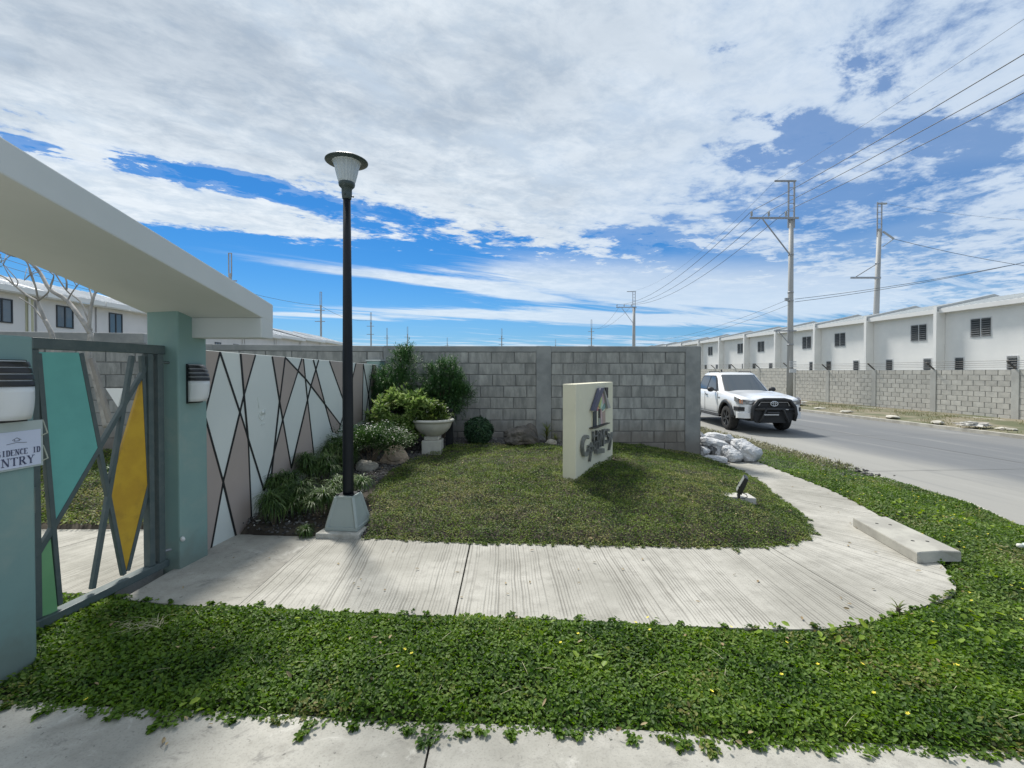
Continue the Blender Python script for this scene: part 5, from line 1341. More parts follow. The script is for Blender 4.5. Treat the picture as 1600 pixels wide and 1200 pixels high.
# greenhouse
def gh(level):
    zb_, zt = 1.17, 1.74
    outline = {0: [(-.43, 0), (-.455, .35), (-.53, .62), (-.72, .80), (-1.2, .835), (-2.0, .84), (-2.70, .83), (-2.80, .72), (-2.82, 0)],
               1: [(-1.20, 0), (-1.215, .30), (-1.26, .50), (-1.36, .61), (-1.6, .645), (-2.0, .65), (-2.48, .64), (-2.58, .56), (-2.60, 0)],
               2: [(-1.30, 0), (-1.31, .28), (-1.35, .45), (-1.43, .54), (-1.6, .57), (-2.0, .58), (-2.40, .56), (-2.48, .48), (-2.50, 0)]}[level]
    z = {0: zb_, 1: zt, 2: 1.80}[level]
    return [(x, y, z) for x, y in outline]+[(x, -y, z) for x, y in outline[-2:0:-1]]
b = MB(); b.smooth = True; loft(b, [gh(0), gh(1), gh(2)], caps=False); r2 = gh(2)
b.add(r2+[(-1.9, 0, 1.825)], [(i, (i+1) % len(r2), len(r2)) for i in range(len(r2))])
b.build('cab', m_car, tr)
def gl(t, a):        # windshield surface
    p0 = [(-.43, 0), (-.455, .35), (-.53, .62), (-.62, .71)]; p1 = [(-1.20, 0), (-1.215, .30), (-1.26, .50), (-1.31, .56)]
    aa = abs(a); xs0 = np.interp(aa, [0, .45, .85, 1], [p[0] for p in p0]); ys0 = np.interp(aa, [0, .45, .85, 1], [p[1] for p in p0])
    xs1 = np.interp(aa, [0, .45, .85, 1], [p[0] for p in p1]); ys1 = np.interp(aa, [0, .45, .85, 1], [p[1] for p in p1])
    s = 1 if a >= 0 else -1
    return Vector(((1-t)*xs0+t*xs1, s*((1-t)*ys0+t*ys1), 1.17+t*.57))
def ws(name, t0, t1, aw, off, m):
    b = MB(); b.smooth = True; rings = [[gl(t, a)+Vector((.55, 0, .75)).normalized()*off for a in np.linspace(-aw, aw, 13)] for t in np.linspace(t0, t1, 5)]
    loft(b, rings, closed=False, caps=False); return b.build(name, m, tr, fix=False)
ws('windshield_seal', .03, .975, .99, .006, m_trim); ws('windshield', .065, .955, .955, .010, m_glass)
def side_poly(name, pts, off, m, parent=tr):
    for s in (-1, 1):
        b = MB(); vs = []
        for x, z in pts:
            t = (z-1.17)/.57; y = (.84*(1-t)+.65*t)+off; vs.append((x, s*y, z))
        n = len(vs); b.add(vs+[(x, y-s*.02, z) for x, y, z in vs], [tuple(range(n)), tuple(range(n, 2*n))[::-1]]+[(i, (i+1) % n, n+(i+1) % n, n+i) for i in range(n)]); b.build(name, m, parent)
side_poly('window_surround', [(-.86, 1.20), (-1.30, 1.62), (-1.45, 1.70), (-2.46, 1.70), (-2.56, 1.60), (-2.62, 1.22)], .004, m_trim)
side_poly('side_window', [(-1.0, 1.235), (-1.34, 1.60), (-1.45, 1.665), (-1.74, 1.67), (-1.76, 1.235)], .009, m_glass)
side_poly('side_window', [(-1.84, 1.235), (-1.82, 1.67), (-2.42, 1.665), (-2.50, 1.58), (-2.54, 1.24)], .009, m_glass)
for s in (-1, 1):
    b = MB(); b.smooth = True; b.tube([(-1.42, s*.53, 1.79), (-1.52, s*.54, 1.845), (-2.3, s*.54, 1.845), (-2.42, s*.52, 1.79)], .017, 8); b.build('roof_rail', m_trim, tr)
    # mirror
    b = MB(); blob(b, (-.98, s*1.02, 1.24), (.085, .115, .085), 2, .02, 1, 2, flat=-1); b.smooth = True; b.bar((-.95, s*.84, 1.20), (-.98, s*.96, 1.215), .05, .04); b.build('mirror', m_trim, tr)
    # side step
    b = MB(); b.box(-2.5, -.55, *sorted((s*.78, s*.93)), .36, .42); bevel(b.build('side_step', m_trim, tr), .015)
    # door seams and handles
    b = MB()
    for x in (-.70, -1.78, -2.72): b.box(x-.006, x+.006, *sorted((s*.905, s*.9145)), .50, 1.15)
    b.box(-2.72, -.70, *sorted((s*.905, s*.9145)), .49, .50); b.build('door_seam', m_trim, tr)
    for x in (-1.62, -2.58): b = MB(); b.box(x-.09, x+.09, *sorted((s*.912, s*.945)), 1.035, 1.065); bevel(b.build('door_handle', m_trim, tr), .008)
    b = MB(); b.box(-.66, -.50, *sorted((s*.918, s*.928)), .985, 1.01); b.build('badge', m_rim, tr)
    for c in (0.0, WB):
        # flare
        b = MB(); b.smooth = True; rings = []
        for a in np.linspace(-.30, PI+.30, 22):
            ca, sa = math.cos(a), math.sin(a); ring = []
            for (r, y) in ((AR-.01, .86), (AR-.01, .965), (AR+.02, .975), (AR+.085, .95), (AR+.10, .915), (AR+.10, .86)):
                ring.append((c+r*ca, s*y, max(.45, AZ+r*sa)))
            rings.append(ring)
        loft(b, rings); b.build('wheel_arch', m_trim, tr)
        # wheel
        wroot_y = s*.80; b = MB(); b.smooth = True; prof = [(.25, -.13), (.33, -.135), (.372, -.115), (.385, -.07), (.388, 0), (.385, .07), (.372, .115), (.33, .135), (.25, .13)]
        n = 30; rings = [[(c+r*math.cos(2*PI*k/n), wroot_y+q, .388+r*math.sin(2*PI*k/n)) for k in range(n)] for r, q in prof]
        loft(b, rings, caps=False); wh = b.build('tyre', m_tyre, tr)
        b = MB(); b.smooth = True; prof = [(.25, .10), (.262, .128), (.245, .125), (.235, .06), (.05, .05), (.0, .05)]
        rings = [[(c+r*math.cos(2*PI*k/n), wroot_y+s*q, .388+r*math.sin(2*PI*k/n)) for k in range(n)] for r, q in prof]
        loft(b, rings, caps=False); rm = b.build('rim', m_trim, wh)
        b = MB()
        for k in range(6):
            a = 2*PI*k/6+.3
            for da in (-.12, .12): b.bar((c+.05*math.cos(a), wroot_y+s*.10, .388+.05*math.sin(a)), (c+.245*math.cos(a+da), wroot_y+s*.112, .388+.245*math.sin(a+da)), .026, .03, up=(0, 1, 0))
        rr = [[(c+r*math.cos(2*PI*k/16), wroot_y+s*q, .388+r*math.sin(2*PI*k/16)) for k in range(16)] for r, q in ((.06, .06), (.058, .118), (.0, .122))]
        loft(b, rr, caps=False); b.build('spokes', m_rim, rm)
    # headlamp wrapping the corner
    b = MB(); A0, A1 = (1.012, s*.50), (.62, s*.925)
    pts = [(1.010, .44, .870, .955), (.995, .66, .865, .985), (.925, .845, .865, 1.015), (.80, .908, .885, 1.045), (.60, .928, .955, 1.085)]
    rings = [[(x, s*y, z0), (x+.012*(1 if x > .9 else .4), s*(y+.010), z0), (x+.012*(1 if x > .9 else .4), s*(y+.010), z1), (x-.01, s*y, z1)] for x, y, z0, z1 in pts]
    loft(b, rings); hl = b.build('headlight', m_lamp, tr)
    b = MB(); rings = [[(x+.013, s*(y+.012), z0), (x+.016, s*(y+.015), z0), (x+.016, s*(y+.015), z1), (x+.013, s*(y+.012), z1)] for x, y, z0, z1 in ((.94, .825, .885, .99), (.85, .885, .90, 1.01))]
    loft(b, rings); b.build('indicator', m_amber, hl)
    b = MB(); rings = [[(x+.014, s*(y+.011), z0), (x+.017, s*(y+.013), z0), (x+.017, s*(y+.013), z1), (x+.014, s*(y+.011), z1)] for x, y, z0, z1 in ((1.008, .50, .885, .945), (.995, .66, .89, .955))]
    loft(b, rings); b.build('lamp_unit', m_chrome, hl)
    # fog lamp pod reaching out to the arch
    b = MB(); rings = [[(x, s*y, .66), (x+.03, s*(y+.035), .67), (x+.03, s*(y+.035), .78), (x, s*y, .80)] for x, y in ((.955, .69), (.91, .80), (.80, .885), (.56, .915))]
    loft(b, rings); b.build('fog_lamp_pod', m_trim, tr)
b = MB(); b.bar((-2.55, 0, 1.81), (-2.62, 0, 1.90), .03, .05); b.build('antenna_fin', m_trim, tr)
# front: lower white bumper, black grille and guard
b = MB(); rings = []
for x, y in ((1.03, -.60), (.99, -.80), (.80, -.925)): rings.append([(x-.10, y, .44), (x+.025, y*1.01, .46), (x+.03, y*1.01, .62), (x-.08, y, .64)])
loft(b, rings); b.build('bumper_corner', m_car, tr)
b = MB(); rings = []
for x, y in ((1.03, .60), (.99, .80), (.80, .925)): rings.append([(x-.10, y, .44), (x+.025, y*1.01, .46), (x+.03, y*1.01, .62), (x-.08, y, .64)])
loft(b, rings); b.build('bumper_corner', m_car, tr)
b = MB(); prof = [(-.42, 1.0), (.42, 1.0), (.57, .84), (.62, .72), (.60, .44), (.48, .33), (-.48, .33), (-.60, .44), (-.62, .72), (-.57, .84)]
n = len(prof); b.add([(.97, y, z) for y, z in prof]+[(1.055, y*.97, z) for y, z in prof], [tuple(range(n))[::-1], tuple(range(n, 2*n))]+[(i, (i+1) % n, n+(i+1) % n, n+i) for i in range(n)])
gr = bevel(b.build('grille', mat('grille mesh', (.012, .013, .015), rough=.6, bump=.8, bscale=60), tr), .01)
b = MB()
for z in (.875, .83, .785): b.box(1.056, 1.066, -.40, .40, z, z+.012)
b.build('grille_slat', m_trim, gr)
b = MB(); b.smooth = True; b.tube([(1.06, -.60, .40), (1.10, -.63, .60), (1.10, -.60, .80), (1.09, -.46, .985), (1.09, -.30, 1.02), (1.09, .30, 1.02), (1.09, .46, .985), (1.10, .60, .80), (1.10, .63, .60), (1.06, .60, .40)], .048, 10); b.build('guard_frame', m_trim, tr)
b = MB(); b.smooth = True
for s in (-1, 1): b.tube([(1.06, s*.42, .34), (1.13, s*.36, .46), (1.15, s*.26, .70), (1.10, s*.24, .76)], .032, 8)
b.tube([(1.08, -.62, .74), (1.10, 0, .735), (1.08, .62, .74)], .05, 8); b.build('guard_bar', m_trim, tr)
b = MB(); b.tube([(1.085, -.44, .84), (1.10, -.385, .945), (1.10, .385, .945), (1.085, .44, .84)], .012, 6); b.build('chrome_trim', m_chrome, tr)
def ring_e(b, cy, cz, ry, rz_, r, x, n=28): 
    b.tube([(x, cy+ry*math.cos(t), cz+rz_*math.sin(t)) for t in np.linspace(0, 2*PI, n)], r, 6, caps=False)
b = MB(); b.smooth = True; ring_e(b, 0, .90, .105, .072, .013, 1.105); ring_e(b, 0, .90, .036, .066, .009, 1.107); ring_e(b, 0, .928, .080, .030, .009, 1.109); b.build('emblem', m_chrome, tr)
b = MB(); b.box(1.058, 1.175, -.32, .10, .565, .60); b.build('light_bar', m_chrome, tr)
b = MB(); b.box(1.058, 1.165, -.22, .12, .625, .665); b.build('plate_bar', m_rim, tr)
b = MB(); b.box(1.125, 1.158, .30, .38, .725, .745); b.build('small_badge', m_chrome, tr)

# ================================================================== GROUND COVER
def scatter(poly_fn, x0, x1, y0, y1, dens, keep=None):
    n = int((x1-x0)*(y1-y0)*dens); x = RNG.uniform(x0, x1, n); y = RNG.uniform(y0, y1, n); k = poly_fn(x, y)
    if keep is not None: k &= keep(x, y)
    return x[k], y[k]
def view_ok(x, y, m=.12): return (np.abs(x) < 1.111*y+.35+m) & (y > .9)
def leaf_patch(name, x, y, zoff, L, Wd, m, flat=.55, label=None, cat=None, gzf=None):
    n = len(x); z = (gzf or gz)(x, y)+zoff
    az = RNG.uniform(0, 2*PI, n); el = RNG.normal(.18, flat, n)
    D = np.stack([np.cos(az)*np.cos(el), np.sin(az)*np.cos(el), np.sin(el)], 1); U = np.tile([0, 0, 1.0], (n, 1))+RNG.normal(0, .35, (n, 3))
    o = leaves(name, np.stack([x, y, z], 1), D, U, L, Wd, m)
    if label: o['label'] = label
    if cat: o['category'] = cat
    return o
m_pea = leaf_mat('peanut leaf', (.030, .075, .008), (.105, .190, .018), (.29, .38, .045), .75, 2.3, trans=.36, rough=.55, dry=(.26, .21, .09), dry_scale=1.7, dry_lo=.62, dry_hi=.80)
m_mound = leaf_mat('dry creeping leaf', (.026, .066, .010), (.130, .190, .030), (.35, .37, .11), .85, 4.0, dry=(.30, .27, .12), trans=.26, rough=.6, dry_scale=1.3, dry_lo=.50, dry_hi=.82)
def strip_d(x, y):          # strip region, eaten back a little and overgrowing its edges
    return inside(x, y, STRIP)
def overgrow(x, y, r=.035):
    """points just outside the strip, over the concrete"""
    d = np.minimum(seg_dist(x, y, DRIVE_EDGE), seg_dist(x, y, out_a)); e = r*(1+1.3*nz(x*3, y*3, 4.0, 1)); return (~inside(x, y, STRIP)) & (d < e) & (y < 9)
def near_band(x, y): return (y < 3.6) & (x < 3.0) 
# near strip: dense, big leaves
x, y = scatter(lambda a, b_: strip_d(a, b_) | overgrow(a, b_), -3.1, 3.0, 1.6, 3.8, 12500, lambda a, b_: view_ok(a, b_) & (a > -3.05+.02*b_) & ~((a > -2.90) & (a < -2.58) & (b_ > 2.2) & (b_ < 2.5)))
bump_ = .030+.028*nz(x, y, 5.0, 3)
dE = np.minimum(seg_dist(x, y, DRIVE_EDGE), seg_dist(x, y, out_a)); lip = np.clip(dE/.10, .25, 1)
leaf_patch('ground_cover', x, y, lip*(np.maximum(bump_*.8, .006)+RNG.uniform(0, .024, len(x)))+.006, RNG.uniform(.017, .030, len(x)), RNG.uniform(.012, .019, len(x)), m_pea, .42,
           'dense bright green creeping ground cover filling the strip between the driveway and the walk', 'ground cover')
x, y = scatter(lambda a, b_: strip_d(a, b_) | overgrow(a, b_, .03), 2.4, 7.0, 1.5, 10.0, 6200, lambda a, b_: view_ok(a, b_) & ~((a < 3.0) & (b_ < 3.8)) & (RNG.random(len(a)) < np.where(b_ > 7.6, .18, np.where(b_ > 6.6, .6, 1))))
dC = seg_dist(x, y, CURB); k = dC > .02*(1+nz(x, y, 6)); x, y = x[k], y[k]
k = ~((np.abs(x-c0[0]) < .55) & (np.abs(y-c0[1]) < .6) & inside(x, y, np.array(t4))); x, y = x[k], y[k]
dE = np.minimum(seg_dist(x, y, out_a), seg_dist(x, y, CURB)); lip = np.clip(dE/.10, .3, 1)
leaf_patch('ground_cover', x, y, lip*(np.maximum(.022+.02*nz(x, y, 4.0, 3), .004)+RNG.uniform(0, .026, len(x)))+.004, RNG.uniform(.020, .036, len(x)), RNG.uniform(.013, .021, len(x)),
           leaf_mat('verge leaf', (.038, .082, .012), (.12, .20, .030), (.27, .35, .07), .6, 1.7, dry=(.24, .22, .11), trans=.3, rough=.55, dry_scale=.8, dry_lo=.56, dry_hi=.82), .45,
           'mown green ground cover sloping from the curved walk down to the road', 'ground cover')
x, y = scatter(lambda a, b_: strip_d(a, b_), -2.5, 6.0, 1.9, 6.5, 90, lambda a, b_: view_ok(a, b_) & (nz(a, b_, 2.3, 11) > .15))
leaf_patch('broad_weeds', x, y, .045+RNG.uniform(0, .03, len(x)), RNG.uniform(.035, .060, len(x)), RNG.uniform(.024, .040, len(x)), leaf_mat('weed leaf', (.07, .14, .015), (.20, .30, .03), (.40, .46, .06), .7, 3, trans=.35), .4, 'patches of broader yellow green weed leaves in the ground cover', 'weeds')
x, y = scatter(lambda a, b_: strip_d(a, b_) | inside(a, b_, GARDEN), -2.5, 6.0, 1.9, 8.0, 6, lambda a, b_: view_ok(a, b_))
leaf_patch('dead_leaves', x, y, .045+RNG.uniform(0, .02, len(x)), RNG.uniform(.02, .05, len(x)), RNG.uniform(.010, .020, len(x)), mat('dead leaf', (.20, .14, .07), (.34, .27, .15), scale=9, rough=.8), .25, 'dry fallen leaves lying on the ground cover', 'dead leaves')
x, y = scatter(lambda a, b_: inside(a, b_, SIDE_POLY) | (inside(a, b_, DRIVE) & (b_ > 1.7)), -2.5, 4.5, 1.7, 8.0, 5)
leaf_patch('dead_leaves', x, y, np.where(inside(x, y, SIDE_POLY), .008, .008)-gz(x, y), RNG.uniform(.02, .045, len(x)), RNG.uniform(.008, .018, len(x)), mat('dead leaf', (0, 0, 0)), .12, 'bits of dry leaf scattered on the concrete', 'dead leaves')
# a torn patch of dry stalks near the gate
q = on_z(228, 990, 0); n = 60
P_ = np.stack([q[0]+RNG.normal(0, .07, n), q[1]+RNG.normal(0, .035, n), np.full(n, .05)], 1)
o = straps('dry_stalks', P_, RNG.uniform(0, 2*PI, n), RNG.uniform(0, .5, n), RNG.uniform(.04, .11, n), .004, MATS['straw'] if 'straw' in MATS else mat('straw', (.50, .47, .30), (.36, .33, .2), scale=9, rough=.7), droop=.5, seg=3)
o['label'] = 'small heap of dry stalks on the ground cover near the gate'; o['category'] = 'dry stalks'
# the mound
def in_lawn(x, y):
    bed = (x < -1.05-.0*(y)) & (y > 5.9) | (x < -1.52) & (y > 4.75) | (x < -1.36) & (y < 4.9) & (y > 4.45) & (x < -1.4)
    edge = np.interp(y, [4.2, 4.8, 5.3, 5.9, 6.4, 6.8, 7.2, 7.5], [-1.38, -1.45, -1.72, -1.63, -1.45, -1.28, -1.05, -.95])+.035*nz(x, y, 5, 7)
    wall_strip = y > 7.42+.05*nz(x, y, 5, 8)
    return inside(x, y, GARDEN) & (x > edge) & ~(wall_strip & (x < .95)) & (y < 8.32+.018*x)
def over_walk(x, y, r=.045):
    d = seg_dist(x, y, inn_a[16:]); e = r*np.maximum(0, 1+1.8*nz(x*3.2, y*3.2, 5.5, 2)); return (~inside(x, y, GARDEN)) & inside(x, y, SIDE_POLY) & (d < e) & (x > -1.42) & (y < 8.0)
x, y = scatter(lambda a, b_: in_lawn(a, b_) | over_walk(a, b_), -1.6, 3.9, 4.0, 8.4, 8200, lambda a, b_: RNG.random(len(a)) < np.where(b_ > 6.2, .62, 1))
k = ~((x > .55) & (x < 1.75) & (np.abs((x-SA[0])*sdv[1]-(y-SA[1])*sdv[0]-.087) < .08) & (y > 5.6) & (y < 6.95)); x, y = x[k], y[k]
k = ~((np.abs(x-fx) < .17) & (np.abs(y-fy) < .12)); x, y = x[k], y[k]
dI = seg_dist(x, y, inn_a); lip = np.clip(dI/.12, .35, 1)
zo = lip*(np.maximum(.026+.030*nz(x, y, 9.0, 4), .002)+RNG.uniform(0, .022, len(x)))
# the turf is heaped up against the lettered face of the sign
sl = (x-SA[0])*sdv[0]+(y-SA[1])*sdv[1]; sn = (x-SA[0])*sdv[1]-(y-SA[1])*sdv[0]
leaf_patch('lawn', x, y, zo+.004, RNG.uniform(.014, .028, len(x)), RNG.uniform(.007, .013, len(x)), m_mound, .5, 'mound of dry green creeping ground cover around the sign', 'lawn')
# runners that spill over the edges of the concrete: short tongues of leaves
def tongues(name, line, side, spacing, Lr, m, Lf, Wf, label, zf=lambda x, y: .006, ok=lambda p: True):
    line = np.array(line); PP = []; DD = []; acc = 0
    for a, c in zip(line[:-1], line[1:]):
        d = c-a; L = np.linalg.norm(d)
        if L < 1e-6: continue
        d = d/L; n = np.array((d[1], -d[0]))*side; t = acc
        while t < L:
            p = a+d*t
            if ok(p):
                ln = RNG.uniform(*Lr)*(1.9 if RNG.random() < .13 else 1); dr = norm((n+d*RNG.normal(0, .7))[None])[0]; wd_ = RNG.uniform(.015, .045); k = int(14+ln*420)
                q = RNG.random(k)**.8; lat = RNG.normal(0, 1, k)*wd_*(1-q*.85)
                pts = p[None]-dr[None]*.02+dr[None]*(q*ln)[:, None]+np.array((-dr[1], dr[0]))[None]*lat[:, None]
                PP.append(np.concatenate([pts, (.006+RNG.uniform(0, .016, k)*(1-q*.6))[:, None]], 1))
                dd = norm(np.concatenate([np.tile(dr, (k, 1)), np.full((k, 1), .15)], 1)+RNG.normal(0, .55, (k, 3))*np.array((1, 1, .5))); DD.append(dd)
            t += RNG.uniform(.4, 1.7)*spacing
        acc = t-L
    PP = np.concatenate(PP); DD = np.concatenate(DD); n = len(PP)
    o = leaves(name, PP, DD, np.tile([0, 0, 1.], (n, 1))+RNG.normal(0, .3, (n, 3)), RNG.uniform(*Lf, n), RNG.uniform(*Wf, n), m); o['label'] = label; o['category'] = 'ground cover'
tongues('edge_runners', inn_a[15:85], 1 if True else -1, .055, (.02, .085), m_mound, (.014, .026), (.007, .012), 'runners of the mound creeping over the edge of the walk', ok=lambda p: p[0] > -1.42)
tongues('edge_runners', [p for p in DRIVE_EDGE if -2.6 < p[0] < 5.3], 1, .17, (.01, .075), m_pea, (.018, .032), (.012, .02), 'runners of the bright ground cover hanging over the driveway edge')
tongues('edge_runners', out_a[:86], -1, .16, (.01, .04), m_pea, (.018, .030), (.012, .02), 'runners of the bright ground cover along the outer edge of the walk')
# inside the gate
x, y = scatter(lambda a, b_: inside(a, b_, GATE_GARDEN), -8.0, -2.4, 4.6, 8.2, 3200, lambda a, b_: (a > -1.12*b_-.3) & (b_ < 7.9+.175*(a+2.3)))
leaf_patch('lawn', x, y, .01+RNG.uniform(0, .035, len(x)), RNG.uniform(.022, .04, len(x)), RNG.uniform(.012, .02, len(x)), m_mound, .5, 'olive green lawn seen through the gate behind the inner walk', 'lawn')
x, y = scatter(lambda a, b_: (b_ < 3.26) & (b_ > 2.3) & (a < -2.95-.0*b_), -4.4, -2.9, 2.3, 3.26, 6000)
leaf_patch('ground_cover', x, y, .01+RNG.uniform(0, .035, len(x)), RNG.uniform(.02, .034, len(x)), RNG.uniform(.012, .02, len(x)), m_pea, .5, 'green ground cover just inside the gate', 'ground cover', gzf=lambda a, b_: -.02+0*a)
# dry grass, sparse, on the verge beyond the wall end and along the far wall
x, y = scatter(lambda a, b_: (a > 3.7) & (seg_dist(a, b_, CURB) > .06) & (a < 7.0) & ((a*R_NOR[0]+b_*R_NOR[1]) < 6.9), 3.9, 7.2, 8.2, 20, 900)
P_ = np.stack([x, y, np.full(len(x), -.15)], 1)
o = straps('dry_grass', P_, RNG.uniform(0, 2*PI, len(x)), RNG.uniform(.5, 1.3, len(x)), RNG.uniform(.05, .13, len(x)), .010, leaf_mat('dry grass', (.10, .11, .04), (.20, .19, .09), (.34, .29, .17), .7, 1.5, trans=.2), droop=.8, seg=3)
o['label'] = 'sparse dry grass on the verge beside the pickup, beyond the sacks'; o['category'] = 'grass'
ss_ = RNG.uniform(5, 45, 9000); vv_ = RNG.uniform(15.0, 17.9, 9000); k = nz(vv_*1.5, ss_, 1.2, 6) > -.05; ss_, vv_ = ss_[k], vv_[k]
xy = R_NOR[None]*vv_[:, None]+R_DIR[None]*ss_[:, None]
P_ = np.concatenate([xy, (ROAD_Z+.08+(vv_-14.9)/3.7*.13)[:, None]], 1)
o = straps('dry_grass', P_, RNG.uniform(0, 2*PI, len(ss_)), RNG.uniform(.4, 1.2, len(ss_)), RNG.uniform(.08, .18, len(ss_)), .02, MATS['dry grass'], droop=.7, seg=3)
o['label'] = 'dry grass strip at the foot of the far block wall'; o['category'] = 'grass'
# yellow flowers and pale stems in the ground cover
def flowers(name, x, y, m, r, zf, label):
    vs = []; fs = []
    for i, (a, c_) in enumerate(zip(x, y)):
        z = zf(a, c_); t = random.uniform(0, 6); o_ = len(vs); tilt = random.uniform(-.5, .5)
        for k in range(5):
            q = t+2*PI*k/5; vs += [(a, c_, z), (a+r*math.cos(q-.5), c_+r*math.sin(q-.5), z+r*.4+tilt*r*math.cos(q)), (a+r*1.25*math.cos(q), c_+r*1.25*math.sin(q), z+r*.5+tilt*r*math.cos(q)), (a+r*math.cos(q+.5), c_+r*math.sin(q+.5), z+r*.4+tilt*r*math.cos(q))]
            fs.append((o_+4*k, o_+4*k+1, o_+4*k+2, o_+4*k+3))
    b = MB(); b.add(vs, fs); o = b.build(name, m, fix=False); return tag(o, label, 'flowers', kind='stuff')
x, y = scatter(lambda a, b_: strip_d(a, b_), -2.3, 6.5, 2.0, 7.5, 9, lambda a, b_: view_ok(a, b_) & (a > .4+RNG.normal(0, 1.3, len(a))))
flowers('yellow_flowers', x, y, mat('yellow petal', (.80, .68, .05), rough=.6), .0075, lambda a, c_: gz1(a, c_)+.072, 'small yellow flowers dotted over the bright green ground cover')
x, y = scatter(lambda a, b_: strip_d(a, b_), -2.3, 6.5, 2.0, 7.5, 6, lambda a, b_: view_ok(a, b_))
P_ = np.stack([x, y, gz(x, y)+.06], 1)
o = straps('pale_stems', P_, RNG.uniform(0, 2*PI, len(x)), RNG.uniform(.0, .35, len(x)), RNG.uniform(.05, .18, len(x)), .0022, mat('straw', (.50, .47, .30), (.36, .33, .2), scale=9, rough=.7), droop=.3, seg=4)
o['label'] = 'thin pale stems lying in the bright green ground cover'; o['category'] = 'stems'
# ------------------------------------------------------------------ pebbles and litter in the planting bed
def pebbles(name, x, y, zf, s0, s1, m, label):
    n = len(x); vs = np.array([(1,0,0),(-1,0,0),(0,1,0),(0,-1,0),(0,0,.6),(0,0,-.6)], float); F = np.array([(0,2,4),(2,1,4),(1,3,4),(3,0,4),(2,0,5),(1,2,5),(3,1,5),(0,3,5)])
    sc = RNG.uniform(s0, s1, (n, 1, 1))*RNG.uniform(.6, 1.3, (n, 1, 3)); a = RNG.uniform(0, 2*PI, n); c_, s_ = np.cos(a), np.sin(a)
    V = vs[None]*sc; V = V+RNG.normal(0, .12, V.shape)*sc
    X = V[..., 0]*c_[:, None]-V[..., 1]*s_[:, None]+x[:, None]; Y = V[..., 0]*s_[:, None]+V[..., 1]*c_[:, None]+y[:, None]; Z = V[..., 2]+zf(x, y)[:, None]
    o = raw_mesh(name, np.stack([X, Y, Z], -1).reshape(-1, 3), (F[None]+6*np.arange(n)[:, None, None]).ravel(), 3, m, None, 'stuff', np.repeat(RNG.random(n), 6))
    return tag(o, label, 'pebbles')
def in_bed(x, y): return inside(x, y, GARDEN) & ~in_lawn(x, y) & (y < 8.3)
x, y = scatter(in_bed, -2.9, 1.2, 4.1, 8.3, 2600, lambda a, b_: (b_ > 5.0) | (a > -1.45) | (RNG.random(len(a)) < .30))
m_peb = leaf_mat('pebble', (.045, .042, .040), (.13, .125, .12), (.36, .35, .33), .8, 3.0, trans=0.0, rough=.85)
pebbles('pebbles', x, y, lambda a, b_: gz(a, b_)+.004, .008, .022, m_peb, 'grey pebbles covering the planting bed between the shrubs and along the block wall')
x, y = scatter(in_bed, -2.7, -1.4, 4.3, 5.1, 40, lambda a, b_: (np.abs(a-LX) > .2) | (b_ > 4.95))
pebbles('white_stones', x, y, lambda a, b_: gz(a, b_)+.01, .012, .026, mat('white stone', (.62, .60, .56), (.5, .48, .44), scale=20, rough=.8), 'few white stones on the dark soil in front of the spiky plants')
x, y = scatter(lambda a, b_: (a > 3.9) & (seg_dist(a, b_, CURB) > .06) & ((a*R_NOR[0]+b_*R_NOR[1]) < 6.9), 3.9, 7.2, 7.6, 18, 60)
pebbles('verge_stones', x, y, lambda a, b_: np.full(len(a), -.14), .015, .05, m_peb, 'loose stones scattered on the verge between the wall end and the kerb')

# ================================================================== SHRUBS
m_stem = mat('brown stem', (.11, .085, .06), (.07, .055, .04), scale=20, rough=.9)
def shrub(name, loc, label, cat='shrub', group=None): return empty(name, loc, label, cat, group)
def stems(root, n, R, H, r=.010, spread=.5, m=m_stem, name='stem'):
    b = MB()
    for i in range(n):
        a = random.uniform(0, 2*PI); e = random.uniform(.25, 1)*R*spread
        b.tube([(random.uniform(-.04, .04), random.uniform(-.04, .04), -.05), (e*.35*math.cos(a), e*.35*math.sin(a), H*.45), (e*math.cos(a+.3), e*math.sin(a+.3), H*random.uniform(.7, 1))], [r, r*.8, r*.4], 5)
    return b.build(name, m, root)
def clumpy(n, R, nc, cr, zmin=-.3, shell=.55):
    """points gathered in clumps inside an ellipsoid of radii R"""
    c = rand_dirs(nc*2, zmin)[:nc]*(shell+(1-shell)*RNG.random((nc, 1))**.5); k = RNG.integers(0, nc, n)
    return (c[k]*(1-.35*cr)+RNG.normal(0, cr*.42, (n, 3)))*np.array(R), k
# spiky umbrella-like plants in front of the painted wall
m_spk = leaf_mat('spiky leaf', (.022, .058, .014), (.085, .15, .036), (.34, .38, .16), .8, 5, trans=.3, rough=.5)
spots = [(430,800,.30),(468,788,.30),(505,760,.34),(455,762,.36),(505,790,.28),(530,745,.34),(488,735,.36),(545,778,.26),(417,778,.30),(520,720,.40),(548,742,.42),(478,812,.20)]
hs_ = [(424,772),(462,782),(500,738),(447,735),(507,782),(528,715),(475,725),(548,772),(412,776),(512,703),(545,705),(481,800)]
names_ = ['front-left spiky plant closest to the painted wall', 'spiky plant at the middle of the front row', 'spiky plant behind the front row, left of the post', 'spiky plant rising tallest near the taupe triangle tip',
          'drooping spiky plant just left of the pedestal', 'spiky plant beside the post at mid height', 'spiky plant in the middle of the back row', 'spiky plant touching the pedestal top', 'spiky plant at the very left edge of the clump',
          'spiky plant at the back, below the white-flowered shrub', 'spiky plant directly behind the black post', 'small lone spiky tuft on the bare soil in front']
